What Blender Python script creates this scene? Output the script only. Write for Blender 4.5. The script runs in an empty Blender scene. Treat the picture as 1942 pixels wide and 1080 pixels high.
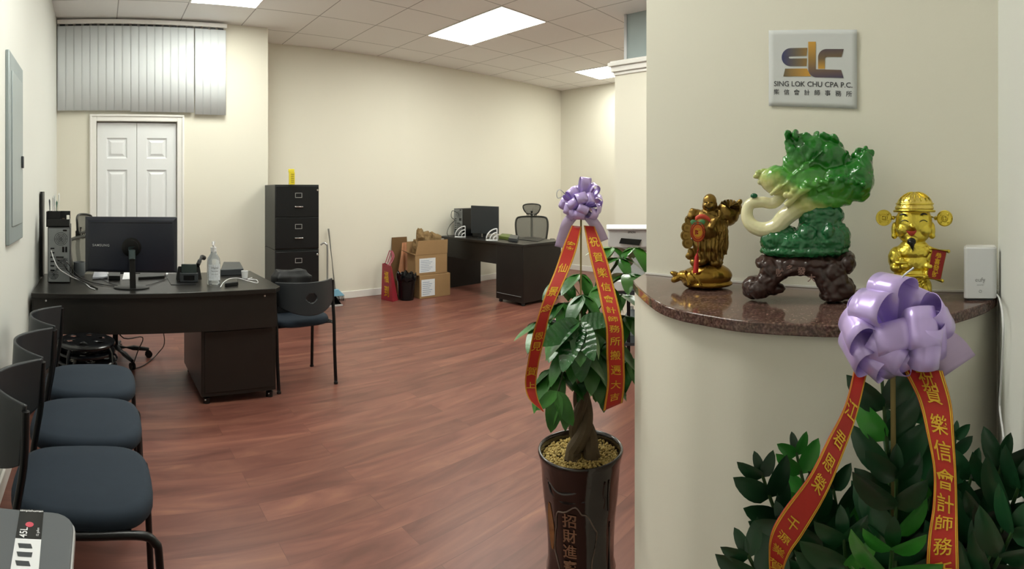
import bpy, bmesh, math, random
from mathutils import Vector, Matrix, noise, Quaternion
S = bpy.context.scene
C = S.collection
PI = math.pi

# ------------------------------------------------------------------ camera (phone panorama: a level cylindrical lens, 1 rad = 1000 px)
HC = 1.285                      # camera height
XN, Y0, F = 190.0, 362.0, 1000.0   # column that looks along +Y, horizon row, px per radian (1942x1080 frame)
cd = bpy.data.cameras.new('camera'); cd.type = 'PANO'
ct = cd if hasattr(cd, 'panorama_type') else cd.cycles
ct.panorama_type = 'CENTRAL_CYLINDRICAL'
ct.central_cylindrical_range_u_min = -.971; ct.central_cylindrical_range_u_max = .971
ct.central_cylindrical_range_v_min = -(1080 - Y0) / F; ct.central_cylindrical_range_v_max = Y0 / F
ct.central_cylindrical_radius = 1.0
cam = bpy.data.objects.new('camera', cd); C.objects.link(cam); S.camera = cam
cam.location = (0, 0, HC); cam.rotation_euler = (PI / 2, 0, -(971 - XN) / F)
cd.clip_start = .02

# ------------------------------------------------------------------ world, exposure
w = bpy.data.worlds.new('world'); S.world = w; w.use_nodes = True
w.node_tree.nodes['Background'].inputs[0].default_value = (.9, .95, 1, 1)
w.node_tree.nodes['Background'].inputs[1].default_value = .15
S.view_settings.view_transform = 'Standard'; S.view_settings.look = 'None'
S.view_settings.exposure = 0.15; S.view_settings.gamma = 1.0; S.view_settings.use_curve_mapping = False
LAMP = 17.0                      # radiance of the ceiling light panels
random.seed(7)

# ------------------------------------------------------------------ helpers
def hexc(h):
    h = h.lstrip('#')
    o = []
    for i in (0, 2, 4):
        c = int(h[i:i+2], 16) / 255
        o.append(c / 12.92 if c <= .04045 else ((c + .055) / 1.055) ** 2.4)
    return (*o, 1)
def P(px, py, z):               # pixel -> world point at height z
    r = (HC - z) * F / (py - Y0); t = (px - XN) / F
    return Vector((r * math.sin(t), r * math.cos(t), z))
def R(px, py, r):               # pixel -> world point at horizontal distance r
    t = (px - XN) / F
    return Vector((r * math.sin(t), r * math.cos(t), HC - (py - Y0) / F * r))
MATS = {}
def mat(name, col, rough=.5, metal=0., noise_=(6, .06), bump=None, coat=0., trans=0., emis=None, sss=0., spec=.5, alpha=1., ior=1.45, aniso=0.):
    if name in MATS: return MATS[name]
    m = bpy.data.materials.new(name); m.use_nodes = True; nt = m.node_tree; N = nt.nodes; L = nt.links
    b = N['Principled BSDF']; c = hexc(col) if isinstance(col, str) else col
    tc = N.new('ShaderNodeTexCoord')
    ns = N.new('ShaderNodeTexNoise'); ns.inputs['Scale'].default_value = noise_[0]; ns.inputs['Detail'].default_value = 4
    L.new(tc.outputs['Object'], ns.inputs['Vector'])
    mx = N.new('ShaderNodeMix'); mx.data_type = 'RGBA'
    k = noise_[1]
    mx.inputs[6].default_value = (c[0]*(1-k), c[1]*(1-k), c[2]*(1-k), 1)
    mx.inputs[7].default_value = (min(1, c[0]*(1+k)), min(1, c[1]*(1+k)), min(1, c[2]*(1+k)), 1)
    L.new(ns.outputs['Fac'], mx.inputs[0]); L.new(mx.outputs[2], b.inputs['Base Color'])
    b.inputs['Roughness'].default_value = rough; b.inputs['Metallic'].default_value = metal
    b.inputs['Coat Weight'].default_value = coat; b.inputs['Coat Roughness'].default_value = .08
    b.inputs['Transmission Weight'].default_value = trans; b.inputs['IOR'].default_value = ior
    b.inputs['Specular IOR Level'].default_value = spec; b.inputs['Alpha'].default_value = alpha
    b.inputs['Anisotropic'].default_value = aniso
    if sss: b.inputs['Subsurface Weight'].default_value = sss; b.inputs['Subsurface Radius'].default_value = (.01, .012, .006)
    if emis: b.inputs['Emission Color'].default_value = hexc(emis[0]); b.inputs['Emission Strength'].default_value = emis[1]
    if bump:
        n2 = N.new('ShaderNodeTexNoise'); n2.inputs['Scale'].default_value = bump[0]; n2.inputs['Detail'].default_value = 3
        L.new(tc.outputs['Object'], n2.inputs['Vector'])
        bp = N.new('ShaderNodeBump'); bp.inputs['Strength'].default_value = bump[1]; bp.inputs['Distance'].default_value = bump[2] if len(bump) > 2 else .002
        L.new(n2.outputs['Fac'], bp.inputs['Height']); L.new(bp.outputs[0], b.inputs['Normal'])
    MATS[name] = m
    return m

WM = {}
_txt = {}
def text_geo(s, size, bold=0.0, sp=1.0):
    k = (s, size, bold, sp)
    if k in _txt: return _txt[k]
    cu = bpy.data.curves.new('t', 'FONT'); cu.body = s; cu.size = size; cu.align_x = 'CENTER'; cu.align_y = 'CENTER'
    cu.resolution_u = 3; cu.offset = bold; cu.space_character = sp
    o = bpy.data.objects.new('t', cu); C.objects.link(o)
    dg = bpy.context.evaluated_depsgraph_get(); dg.update()
    me = bpy.data.meshes.new_from_object(o.evaluated_get(dg))
    v = [tuple(p.co) for p in me.vertices]; f = [tuple(p.vertices) for p in me.polygons]
    bpy.data.objects.remove(o); bpy.data.curves.remove(cu); bpy.data.meshes.remove(me)
    if v:   # centre on the ink
        cx = (min(p[0] for p in v) + max(p[0] for p in v)) / 2; cy = (min(p[1] for p in v) + max(p[1] for p in v)) / 2
        v = [(p[0] - cx, p[1] - cy, 0) for p in v]
    _txt[k] = (v, f)
    return v, f

def frame_of(d, up=Vector((0, 0, 1))):
    d = d.normalized()
    if abs(d.dot(up)) > .98: up = Vector((1, 0, 0))
    a = d.cross(up).normalized(); b = a.cross(d).normalized()
    return a, b
def cr(pts, n):                 # Catmull-Rom through points (any dimension)
    pts = [Vector(p) for p in pts]; out = []
    q = [pts[0] * 2 - pts[1]] + pts + [pts[-1] * 2 - pts[-2]]
    for i in range(len(pts) - 1):
        p0, p1, p2, p3 = q[i:i+4]
        for k in range(n):
            t = k / n
            out.append(.5 * ((2*p1) + (p2-p0)*t + (2*p0-5*p1+4*p2-p3)*t*t + (3*p1-p0-3*p2+p3)*t**3))
    out.append(pts[-1])
    return out

class M:
    def __init__(s): s.v = []; s.f = []; s.mi = []; s.cur = 0
    def add(s, v, f):
        o = len(s.v); s.v += [tuple(p) for p in v]; s.f += [tuple(i + o for i in q) for q in f]; s.mi += [s.cur] * len(f); return s
    def box(s, x0, x1, y0, y1, z0, z1, rot=None, piv=None):
        v = [Vector((x, y, z)) for x in (x0, x1) for y in (y0, y1) for z in (z0, z1)]
        if rot is not None:
            piv = Vector(piv if piv is not None else ((x0+x1)/2, (y0+y1)/2, (z0+z1)/2))
            v = [rot @ (p - piv) + piv for p in v]
        return s.add(v, [(0,1,3,2), (4,6,7,5), (0,4,5,1), (2,3,7,6), (0,2,6,4), (1,5,7,3)])
    def bar(s, a, b, wx, wy, up=Vector((0,0,1))):
        a = Vector(a); b = Vector(b); x, y = frame_of(b - a, up); v = []
        for p in (a, b):
            for i, j in ((-1,-1), (1,-1), (1,1), (-1,1)): v.append(p + x*i*wx/2 + y*j*wy/2)
        return s.add(v, [(0,1,2,3), (7,6,5,4), (0,4,5,1), (1,5,6,2), (2,6,7,3), (3,7,4,0)])
    def tube(s, pts, r, n=8, cap=True, closed=False):
        pts = [Vector(p) for p in pts]; m = len(pts); rr = r if isinstance(r, (list, tuple)) else [r] * m
        v = []; up = None; f = []
        for i, p in enumerate(pts):
            if closed: d = pts[(i+1) % m] - pts[i-1]
            else: d = pts[min(i+1, m-1)] - pts[max(i-1, 0)]
            if d.length < 1e-9: d = Vector((0,0,1))
            d.normalize()
            if up is None: a, b = frame_of(d)
            else:
                a = (up - d * up.dot(d))
                a = a.normalized() if a.length > 1e-6 else frame_of(d)[0]
                b = d.cross(a)
            up = a
            for k in range(n):
                t = 2*PI*k/n; v.append(p + (a*math.cos(t) + b*math.sin(t)) * rr[i])
        for i in range(m if closed else m-1):
            for k in range(n):
                j = (i+1) % m
                f.append((i*n+k, i*n+(k+1) % n, j*n+(k+1) % n, j*n+k))
        if cap and not closed: f.append(tuple(range(n-1, -1, -1))); f.append(tuple((m-1)*n+k for k in range(n)))
        return s.add(v, f)
    def lathe(s, prof, c=(0,0,0), n=32, sx=1, sy=1, fn=None):
        c = Vector(c); v = []; f = []
        for (r, z) in prof:
            for k in range(n):
                t = 2*PI*k/n; p = Vector((r*math.cos(t)*sx, r*math.sin(t)*sy, z))
                if fn: p = fn(p, t)
                v.append(c + p)
        m = len(prof)
        for i in range(m-1):
            for k in range(n): f.append((i*n+k, i*n+(k+1) % n, (i+1)*n+(k+1) % n, (i+1)*n+k))
        f.append(tuple(range(n-1, -1, -1))); f.append(tuple((m-1)*n+k for k in range(n)))
        return s.add(v, f)
    def ell(s, c, r, rot=None, n=16, m=10):
        c = Vector(c); r = (r, r, r) if not isinstance(r, (tuple, list)) else r; v = []; f = []
        for i in range(1, m):
            ph = PI*i/m
            for k in range(n):
                t = 2*PI*k/n; p = Vector((r[0]*math.sin(ph)*math.cos(t), r[1]*math.sin(ph)*math.sin(t), r[2]*math.cos(ph)))
                v.append(c + (rot @ p if rot else p))
        for q in ((0,0,r[2]), (0,0,-r[2])): q = Vector(q); v.append(c + (rot @ q if rot else q))
        a = len(v)-2; b = len(v)-1
        for i in range(m-2):
            for k in range(n): f.append((i*n+k, (i+1)*n+k, (i+1)*n+(k+1) % n, i*n+(k+1) % n))
        for k in range(n): f.append((a, k, (k+1) % n)); f.append((b, (m-2)*n+(k+1) % n, (m-2)*n+k))
        return s.add(v, f)
    def grid(s, fn, nu, nv, skip=None):
        v = [fn(i/nu, j/nv) for j in range(nv+1) for i in range(nu+1)]; f = []
        for j in range(nv):
            for i in range(nu):
                if skip and skip((i+.5)/nu, (j+.5)/nv): continue
                a = j*(nu+1)+i; f.append((a, a+1, a+nu+2, a+nu+1))
        return s.add(v, f)
    def prism(s, poly, z0, z1):
        n = len(poly); v = [(p[0], p[1], z0) for p in poly] + [(p[0], p[1], z1) for p in poly]
        return s.add(v, [tuple(range(n-1, -1, -1)), tuple(range(n, 2*n))] + [(i, (i+1) % n, n+(i+1) % n, n+i) for i in range(n)])
    def slab(s, poly, a, u, v_, n_, th):   # polygon in the plane (a; u, v_) thickened along n_
        a = Vector(a); k = len(poly); V = [a + u*p[0] + v_*p[1] for p in poly]; V += [p + n_*th for p in V]
        return s.add(V, [tuple(range(k-1, -1, -1)), tuple(range(k, 2*k))] + [(i, (i+1) % k, k+(i+1) % k, k+i) for i in range(k)])
    def text(s, t, size, fn, bold=0., sp=1.0):
        v, f = text_geo(t, size, bold, sp); return s.add([fn(p[0], p[1]) for p in v], f)
    def leaf(s, base, d, nrm, L, W, droop=.3, fold=.25, nu=4, nv=7, tip=1.0, wave=0., rib=0.):
        base = Vector(base); d = d.normalized(); side = d.cross(nrm).normalized(); nn = side.cross(d).normalized(); v = []
        for j in range(nv+1):
            t = j/nv; w = W/2 * (math.sin(PI * t**(.85*tip)) ** .62 if 0 < t < 1 else .02)
            ang = droop * t
            c = base + d * L * (math.sin(ang)/ang if ang > 1e-4 else 1) * t * (math.cos(ang*.3)) - nn * L * (1-math.cos(ang)) / max(ang, 1e-4) * t
            for i in range(nu+1):
                u = i/nu*2-1
                v.append(c + side*u*w + nn*(abs(u)*w*fold + wave*w*math.sin(t*9)*abs(u) + rib*w*math.sin((t*nv*.5-abs(u)*1.5)*PI*.5*1.6)*min(1, abs(u)*3)))
        f = [(j*(nu+1)+i, j*(nu+1)+i+1, (j+1)*(nu+1)+i+1, (j+1)*(nu+1)+i) for j in range(nv) for i in range(nu)]
        return s.add(v, f)
    def build(s, name, m, parent=None, smooth=35, bevel=0., solid=0., world=False, loc=None, rotz=0., scale=1., bseg=2):
        me = bpy.data.meshes.new(name)
        V = s.v
        if scale != 1.: V = [tuple(Vector(p)*scale) for p in V]
        if world and parent is not None:
            inv = WM[parent.name].inverted(); V = [tuple(inv @ Vector(p)) for p in V]
        me.from_pydata(V, [], s.f); me.update()
        ms = m if isinstance(m, (list, tuple)) else [m]
        for q in ms: me.materials.append(q)
        if len(ms) > 1: me.polygons.foreach_set('material_index', s.mi)
        if smooth:
            me.shade_smooth()
            if smooth < 180: me.set_sharp_from_angle(angle=math.radians(smooth))
        o = bpy.data.objects.new(name, me); C.objects.link(o)
        if loc is not None: o.location = loc
        o.rotation_euler = (0, 0, rotz)
        if parent is not None: o.parent = parent; WM[o.name] = WM[parent.name]
        else: WM[o.name] = Matrix.Translation(loc or (0,0,0)) @ Matrix.Rotation(rotz, 4, 'Z')
        if solid: q = o.modifiers.new('solid', 'SOLIDIFY'); q.thickness = solid; q.offset = 0
        if bevel: q = o.modifiers.new('bevel', 'BEVEL'); q.width = bevel; q.segments = bseg; q.limit_method = 'ANGLE'; q.angle_limit = math.radians(40)
        return o

def fuse(m, voxel, smooth=4, fn=None):     # melt overlapping solids into one continuous surface
    me = bpy.data.meshes.new('tmp'); me.from_pydata(m.v, [], m.f); me.update()
    o = bpy.data.objects.new('tmp', me); C.objects.link(o)
    q = o.modifiers.new('r', 'REMESH'); q.mode = 'VOXEL'; q.voxel_size = voxel
    if smooth: q = o.modifiers.new('s', 'SMOOTH'); q.factor = .5; q.iterations = smooth
    dg = bpy.context.evaluated_depsgraph_get(); dg.update()
    r = bpy.data.meshes.new_from_object(o.evaluated_get(dg))
    out = M()
    par = list(range(len(r.vertices)))
    def fd(a):
        while par[a] != a: par[a] = par[par[a]]; a = par[a]
        return a
    for e in r.edges:
        a, b = fd(e.vertices[0]), fd(e.vertices[1])
        if a != b: par[a] = b
    cnt = {}
    for i in range(len(par)): q = fd(i); cnt[q] = cnt.get(q, 0)+1
    big = max(cnt, key=cnt.get)
    if fn:
        out.v = [tuple(fn(v.co.copy(), v.normal.copy())) for v in r.vertices]
    else: out.v = [tuple(v.co) for v in r.vertices]
    out.f = [tuple(p.vertices) for p in r.polygons if fd(p.vertices[0]) == big]
    idx = {}
    for q in out.f:
        for i in q: idx.setdefault(i, len(idx))
    vv = [None]*len(idx)
    for i, j in idx.items(): vv[j] = out.v[i]
    out.v = vv; out.f = [tuple(idx[i] for i in q) for q in out.f]; out.mi = [0] * len(out.f)
    bpy.data.objects.remove(o); bpy.data.meshes.remove(me); bpy.data.meshes.remove(r)
    return out

def thing(name, label, cat, loc=(0,0,0), rotz=0, group=None):
    o = bpy.data.objects.new(name, None); C.objects.link(o); o.empty_display_size = .05
    o.location = loc; o.rotation_euler = (0, 0, rotz); o['label'] = label; o['category'] = cat
    if group: o['group'] = group
    WM[o.name] = Matrix.Translation(loc) @ Matrix.Rotation(rotz, 4, 'Z')
    return o
def tag(o, label, cat, group=None):
    o['label'] = label; o['category'] = cat
    if group: o['group'] = group
    return o
def struct(o): o['kind'] = 'structure'; return o
def lab(o, t): o['label'] = t; return o
def children_of(o): return [c for c in bpy.data.objects if c.parent == o]
def copy_tree(o, loc, rotz, label, sc=1.0, group=None):
    def rec(a, par):
        c = a.copy(); C.objects.link(c)
        if par is not None: c.parent = par
        for ch in children_of(a): rec(ch, c)
        return c
    n = rec(o, None); n.location = loc; n.rotation_euler = (0, 0, rotz); n.scale = (sc,)*3; n['label'] = label
    if group: n['group'] = group
    return n
def arc(c, r, a0, a1, n, z=0): return [(c[0]+r*math.cos(a0+(a1-a0)*i/n), c[1]+r*math.sin(a0+(a1-a0)*i/n)) for i in range(n+1)]
def rrect(x0, x1, y0, y1, r, n=5):
    o = []
    for cx, cy, a in ((x1-r, y0+r, -PI/2), (x1-r, y1-r, 0), (x0+r, y1-r, PI/2), (x0+r, y0+r, PI)):
        for i in range(n+1): t = a + PI/2*i/n; o.append((cx+r*math.cos(t), cy+r*math.sin(t)))
    return o
def RZ(a): return Matrix.Rotation(a, 3, 'Z')
def RX(a): return Matrix.Rotation(a, 3, 'X')
def RY(a): return Matrix.Rotation(a, 3, 'Y')

# ------------------------------------------------------------------ materials
wallm = mat('cream_paint', 'E0DCCE', .75, noise_=(1.2, .02), bump=(180, .08, .001))
wall_l = mat('pale_cool_light_paint', 'DCDDD8', .6, noise_=(1.2, .02), bump=(180, .08, .001))  # left wall's cooler light mixed into the paint tone; right wall reuses it
white = mat('white_trim', 'E6E4E0', .4, noise_=(4, .02))
doorm = mat('white_door', 'E4E6E8', .45, noise_=(4, .02))
blindm = mat('blind_vinyl', 'E0E5E8', .85, noise_=(3, .03))
steelgrey = mat('grey_panel', '9BA5A6', .45, metal=.3)
dark = mat('espresso_laminate', '1B1412', .28, noise_=(9, .25), bump=(60, .04))
deskm = mat('dark_desk', '1C1A18', .32, noise_=(9, .3), bump=(50, .15, .001))
blackp = mat('black_plastic', '101112', .38, noise_=(20, .1), bump=(400, .05))
blackg = mat('black_gloss', '0A0B0E', .18)
greyp = mat('grey_plastic', '33373B', .45)
fabric = mat('charcoal_fabric', '1C2733', .9, noise_=(40, .12), bump=(900, .5, .0008))
blackm = mat('black_steel', '0E0E10', .35, metal=.2)
cabm = mat('cabinet_steel', '0F1215', .38, metal=.1, noise_=(10, .06))
cabside = mat('cabinet_steel_side', '1A1F20', .4, metal=.1)
chrome = mat('chrome', 'C9CBCD', .18, metal=1.)
silver = mat('silver_paint', 'B9BBBD', .35, metal=.7)
paper = mat('paper_white', 'D9DADD', .7, noise_=(30, .03))
card = mat('cardboard', '9A7B55', .85, noise_=(12, .08))
cardd = mat('cardboard_dark', '6B5030', .85, noise_=(12, .08))
kraft = mat('kraft_paper', '7A6240', .85, noise_=(20, .15))
gold = mat('gold_foil', 'D7A933', .28, metal=.85, noise_=(60, .2))
goldlet = mat('gold_lettering', 'E3B63A', .38, metal=.45, noise_=(90, .25))
goldfig = mat('gilded_statue', 'E2CC55', .3, metal=1., noise_=(60, .25), bump=(190, .55, .0016))
bronze = mat('bronze_statue', '8A6E38', .33, metal=.9, noise_=(25, .5), bump=(90, .3, .002))
bronzeb = mat('bronze_bright', '9C7A35', .25, metal=.95, noise_=(12, .3))
redr = mat('red_ribbon', 'B32A1E', .5, noise_=(40, .08))
redp = mat('red_paint', '9E1A16', .5)
lilac = mat('lilac_satin', 'C9B2EE', .3, metal=.3, noise_=(30, .04), coat=.4)
lilac_t = mat('lilac_satin_matte', 'CDB8DC', .5, noise_=(30, .05), alpha=.82)
whitep = mat('white_plastic', 'D8D9DB', .35, noise_=(4, .01))
clear = mat('clear_plastic', 'F4F8F8', .05, trans=1., ior=1.3)
wood = mat('rosewood_carved', '35201C', .3, noise_=(30, .35), bump=(40, .5, .003), coat=.3)

def floor_mat():
    m = bpy.data.materials.new('cherry_planks'); m.use_nodes = True; nt = m.node_tree; N = nt.nodes; L = nt.links; b = N['Principled BSDF']
    tc = N.new('ShaderNodeTexCoord')
    mp = N.new('ShaderNodeMapping'); mp.inputs['Location'].default_value = (.13, .056, 0); L.new(tc.outputs['Object'], mp.inputs[0])
    br = N.new('ShaderNodeTexBrick'); br.offset = .37; br.inputs['Scale'].default_value = 1
    br.inputs['Brick Width'].default_value = 1.22; br.inputs['Row Height'].default_value = .125; br.inputs['Mortar Size'].default_value = .0011
    br.inputs['Mortar Smooth'].default_value = .3; br.inputs['Bias'].default_value = 0
    br.inputs['Color1'].default_value = (0, 0, 0, 1); br.inputs['Color2'].default_value = (1, 1, 1, 1); br.inputs['Mortar'].default_value = (.5, .5, .5, 1)
    L.new(mp.outputs[0], br.inputs['Vector'])
    m2 = N.new('ShaderNodeMapping'); m2.inputs['Scale'].default_value = (1.5, 9, 1); L.new(tc.outputs['Object'], m2.inputs[0])
    ad = N.new('ShaderNodeVectorMath'); ad.operation = 'MULTIPLY_ADD'; L.new(br.outputs['Color'], ad.inputs[0]); ad.inputs[1].default_value = (17, 3, 0); L.new(m2.outputs[0], ad.inputs[2])
    ns = N.new('ShaderNodeTexNoise'); ns.inputs['Scale'].default_value = 1.; ns.inputs['Detail'].default_value = 5; ns.inputs['Roughness'].default_value = .55; ns.inputs['Distortion'].default_value = 1.2
    L.new(ad.outputs[0], ns.inputs['Vector'])
    cr_ = N.new('ShaderNodeValToRGB'); e = cr_.color_ramp.elements
    e[0].position = .28; e[0].color = hexc('5E382F'); e[1].position = .76; e[1].color = hexc('93634E')
    k = e.new(.45); k.color = hexc('70443A'); k = e.new(.6); k.color = hexc('7D5043')
    L.new(ns.outputs['Fac'], cr_.inputs[0])
    mx = N.new('ShaderNodeMix'); mx.data_type = 'RGBA'; mx.blend_type = 'MULTIPLY'; mx.inputs[0].default_value = 1
    v = N.new('ShaderNodeMapRange'); v.inputs['To Min'].default_value = .86; v.inputs['To Max'].default_value = 1.1; L.new(br.outputs['Color'], v.inputs[0])
    L.new(cr_.outputs[0], mx.inputs[6]); L.new(v.outputs[0], mx.inputs[7])
    mo = N.new('ShaderNodeMix'); mo.data_type = 'RGBA'; mo.inputs[7].default_value = hexc('2E1510')
    mf = N.new('ShaderNodeMath'); mf.operation = 'MULTIPLY'; mf.inputs[1].default_value = .45; L.new(br.outputs['Fac'], mf.inputs[0]); L.new(mf.outputs[0], mo.inputs[0])
    L.new(mx.outputs[2], mo.inputs[6]); L.new(mo.outputs[2], b.inputs['Base Color'])
    b.inputs['Roughness'].default_value = .38
    bp = N.new('ShaderNodeBump'); bp.inputs['Strength'].default_value = .12; bp.inputs['Distance'].default_value = .002
    L.new(ns.outputs['Fac'], bp.inputs['Height']); L.new(bp.outputs[0], b.inputs['Normal'])
    return m
def ceil_mat():
    m = bpy.data.materials.new('ceiling_tiles'); m.use_nodes = True; nt = m.node_tree; N = nt.nodes; L = nt.links; b = N['Principled BSDF']
    tc = N.new('ShaderNodeTexCoord'); mp = N.new('ShaderNodeMapping'); mp.inputs['Location'].default_value = (-.16+.62*4, -4.58+.58*12, 0); L.new(tc.outputs['Object'], mp.inputs[0])
    br = N.new('ShaderNodeTexBrick'); br.offset = 0; br.inputs['Scale'].default_value = 1; br.inputs['Brick Width'].default_value = .62; br.inputs['Row Height'].default_value = .58
    br.inputs['Mortar Size'].default_value = .005; br.inputs['Mortar Smooth'].default_value = .1
    br.inputs['Color1'].default_value = hexc('EDEBE9'); br.inputs['Color2'].default_value = hexc('EFEDEB'); br.inputs['Mortar'].default_value = hexc('A5A2A0')
    L.new(mp.outputs[0], br.inputs['Vector']); L.new(br.outputs['Color'], b.inputs['Base Color']); b.inputs['Roughness'].default_value = .85
    return m
def granite_mat():
    m = bpy.data.materials.new('red_granite'); m.use_nodes = True; nt = m.node_tree; N = nt.nodes; L = nt.links; b = N['Principled BSDF']
    tc = N.new('ShaderNodeTexCoord'); n1 = N.new('ShaderNodeTexNoise'); n1.inputs['Scale'].default_value = 220; n1.inputs['Detail'].default_value = 5
    vo = N.new('ShaderNodeTexVoronoi'); vo.inputs['Scale'].default_value = 130
    L.new(tc.outputs['Object'], n1.inputs['Vector']); L.new(tc.outputs['Object'], vo.inputs['Vector'])
    r = N.new('ShaderNodeValToRGB'); e = r.color_ramp.elements
    e[0].position = .3; e[0].color = hexc('3A221C'); e[1].position = .75; e[1].color = hexc('8C6A5C'); k = e.new(.5); k.color = hexc('5E3E33')
    mm = N.new('ShaderNodeMix'); mm.data_type = 'RGBA'; mm.blend_type = 'OVERLAY'; mm.inputs[0].default_value = .10
    L.new(n1.outputs['Fac'], r.inputs[0]); L.new(r.outputs[0], mm.inputs[6]); L.new(vo.outputs['Color'], mm.inputs[7])
    hs = N.new('ShaderNodeHueSaturation'); hs.inputs['Saturation'].default_value = .8; L.new(mm.outputs[2], hs.inputs['Color'])
    L.new(hs.outputs[0], b.inputs['Base Color']); b.inputs['Roughness'].default_value = .1
    return m
def leaf_mat(name, c1, c2, vein, rough=.3):
    m = bpy.data.materials.new(name); m.use_nodes = True; nt = m.node_tree; N = nt.nodes; L = nt.links; b = N['Principled BSDF']
    tc = N.new('ShaderNodeTexCoord'); ns = N.new('ShaderNodeTexNoise'); ns.inputs['Scale'].default_value = 9; L.new(tc.outputs['Object'], ns.inputs['Vector'])
    r = N.new('ShaderNodeValToRGB'); e = r.color_ramp.elements; e[0].position = .35; e[0].color = hexc(c1); e[1].position = .65; e[1].color = hexc(c2)
    L.new(ns.outputs['Fac'], r.inputs[0]); L.new(r.outputs[0], b.inputs['Base Color'])
    b.inputs['Roughness'].default_value = rough; b.inputs['Coat Weight'].default_value = .25; b.inputs['Coat Roughness'].default_value = .15
    n2 = N.new('ShaderNodeTexNoise'); n2.inputs['Scale'].default_value = vein; L.new(tc.outputs['Object'], n2.inputs['Vector'])
    bp = N.new('ShaderNodeBump'); bp.inputs['Strength'].default_value = .35; bp.inputs['Distance'].default_value = .003; L.new(n2.outputs['Fac'], bp.inputs['Height']); L.new(bp.outputs[0], b.inputs['Normal'])
    MATS[name] = m
    return m
leaf_a = leaf_mat('money_tree_leaf', '1C4F1E', '3C7C2C', 70, .36)
leaf_l = leaf_mat('young_leaf', '2F6B24', '4F8A32', 70)
leaf_z = leaf_mat('zz_leaf', '102E1A', '1D4A2A', 40, .34)
leaf_y = leaf_mat('zz_young_leaf', '2F7A2A', '3F8C33', 40)
granite = granite_mat()

# ------------------------------------------------------------------ the room
XL, YB, YC, XR, ZC, YK = -.42, 5.62, 5.10, 6.71, 2.945, -1.6
struct(M().box(XL-.1, XR+.1, YK-.1, YB+.1, -.1, 0).build('floor', floor_mat(), smooth=0))
struct(M().box(XL-.1, XR+.1, YK-.1, YB+.1, ZC, ZC+.1).build('ceiling', ceil_mat(), smooth=0))
struct(M().box(XL-.1, XL, YK-.1, YC+.6, 0, ZC).build('wall_left', wall_l, smooth=0))
DX0, DX1, DZ = -.036, .75, 1.958
o = M().box(XL, DX0, YC, YC+.1, 0, ZC).box(DX1, 1.68, YC, YC+.1, 0, ZC).box(DX0, DX1, YC, YC+.1, DZ, ZC).box(1.58, 1.68, YC+.1, YB, 0, ZC)
struct(o.build('wall_closet', wallm, smooth=0))
struct(M().box(1.58, XR+.1, YB, YB+.1, 0, ZC).build('wall_back', wallm, smooth=0))
struct(M().box(XR, XR+.1, YK-.1, YB, 0, ZC).build('wall_far_right', wallm, smooth=0))
struct(M().box(XL, XR, YK-.1, YK, 0, ZC).build('wall_rear', wallm, smooth=0))
def board(name, a, b, h=.085, t=.014):
    struct(M().bar(Vector((*a, h/2)), Vector((*b, h/2)), t, h, Vector((0,0,1))).build(name, white, bevel=.004))
board('baseboard_back', (1.7, YB-.008), (XR, YB-.008))
board('baseboard_far_right', (XR-.008, YK), (XR-.008, YB-.02))
board('baseboard_closet', (.82, YC-.008), (1.67, YC-.008))
board('baseboard_closet_left', (XL, YC-.008), (-.11, YC-.008))
board('baseboard_left', (XL+.008, YK), (XL+.008, YC-.02))

# closet door: casing + two bifold leaves with moulded panels
t = M()
for x0, x1, z0, z1 in ((DX0-.065, DX0, 0, DZ+.065), (DX1, DX1+.065, 0, DZ+.065), (DX0, DX1, DZ, DZ+.065)):
    t.box(x0, x1, YC-.018, YC, z0, z1)
for x0, x1, z0, z1 in ((DX0-.065, DX0-.045, 0, DZ+.045), (DX1+.045, DX1+.065, 0, DZ+.045), (DX0-.065, DX1+.065, DZ+.045, DZ+.065)):
    t.box(x0, x1, YC-.028, YC-.018, z0, z1)
struct(t.build('trim_1', white, bevel=.003))
def door_leaf(x0, x1):
    m = M(); y = YC+.03; w_ = x1-x0
    st = w_*.24
    cols = (x0, x0+st, x1-st, x1); rows = (0.02, .2, .68, .82, 1.50, 1.60, 1.82, DZ-.012)
    rows = (.02, .22, .72, .86, 1.49, 1.60, 1.80, DZ-.012)
    m.box(cols[0], cols[1], y, y+.03, rows[0], rows[7]).box(cols[2], cols[3], y, y+.03, rows[0], rows[7])
    for a, b in ((0, 1), (2, 3), (4, 5), (6, 7)): m.box(cols[1], cols[2], y, y+.03, rows[a], rows[b])
    for a, b in ((1, 2), (3, 4), (5, 6)):
        X0, X1, Z0, Z1 = cols[1], cols[2], rows[a], rows[b]
        def ring(i, d): return [(X0+i, y+d, Z0+i), (X1-i, y+d, Z0+i), (X1-i, y+d, Z1-i), (X0+i, y+d, Z1-i)]
        rs = ring(0, 0) + ring(.012, .014) + ring(.022, .014) + ring(.045, .003)
        f = []
        for k in range(3):
            for i in range(4): f.append((k*4+i, k*4+(i+1) % 4, (k+1)*4+(i+1) % 4, (k+1)*4+i))
        f.append((12, 13, 14, 15)); m.add(rs, f)
    return m
d = struct(door_leaf(DX0+.006, (DX0+DX1)/2-.002).build('door_1', doorm, smooth=0))
d2 = struct(door_leaf((DX0+DX1)/2+.002, DX1-.006).build('door_2', doorm, smooth=0))
for dd, xk in ((d, .30), (d2, .42)):
    M().lathe([(.006, 0), (.006, .015), (.014, .02), (.014, .03), (.004, .035)], n=14).build('knob', white, dd, loc=(xk, YC+.03, .93)).rotation_euler = (PI/2, 0, 0)
struct(M().box(DX0, DX1, YC+.098, YC+.11, 0, DZ).build('closet_backing_wall', wallm, smooth=0))

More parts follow.
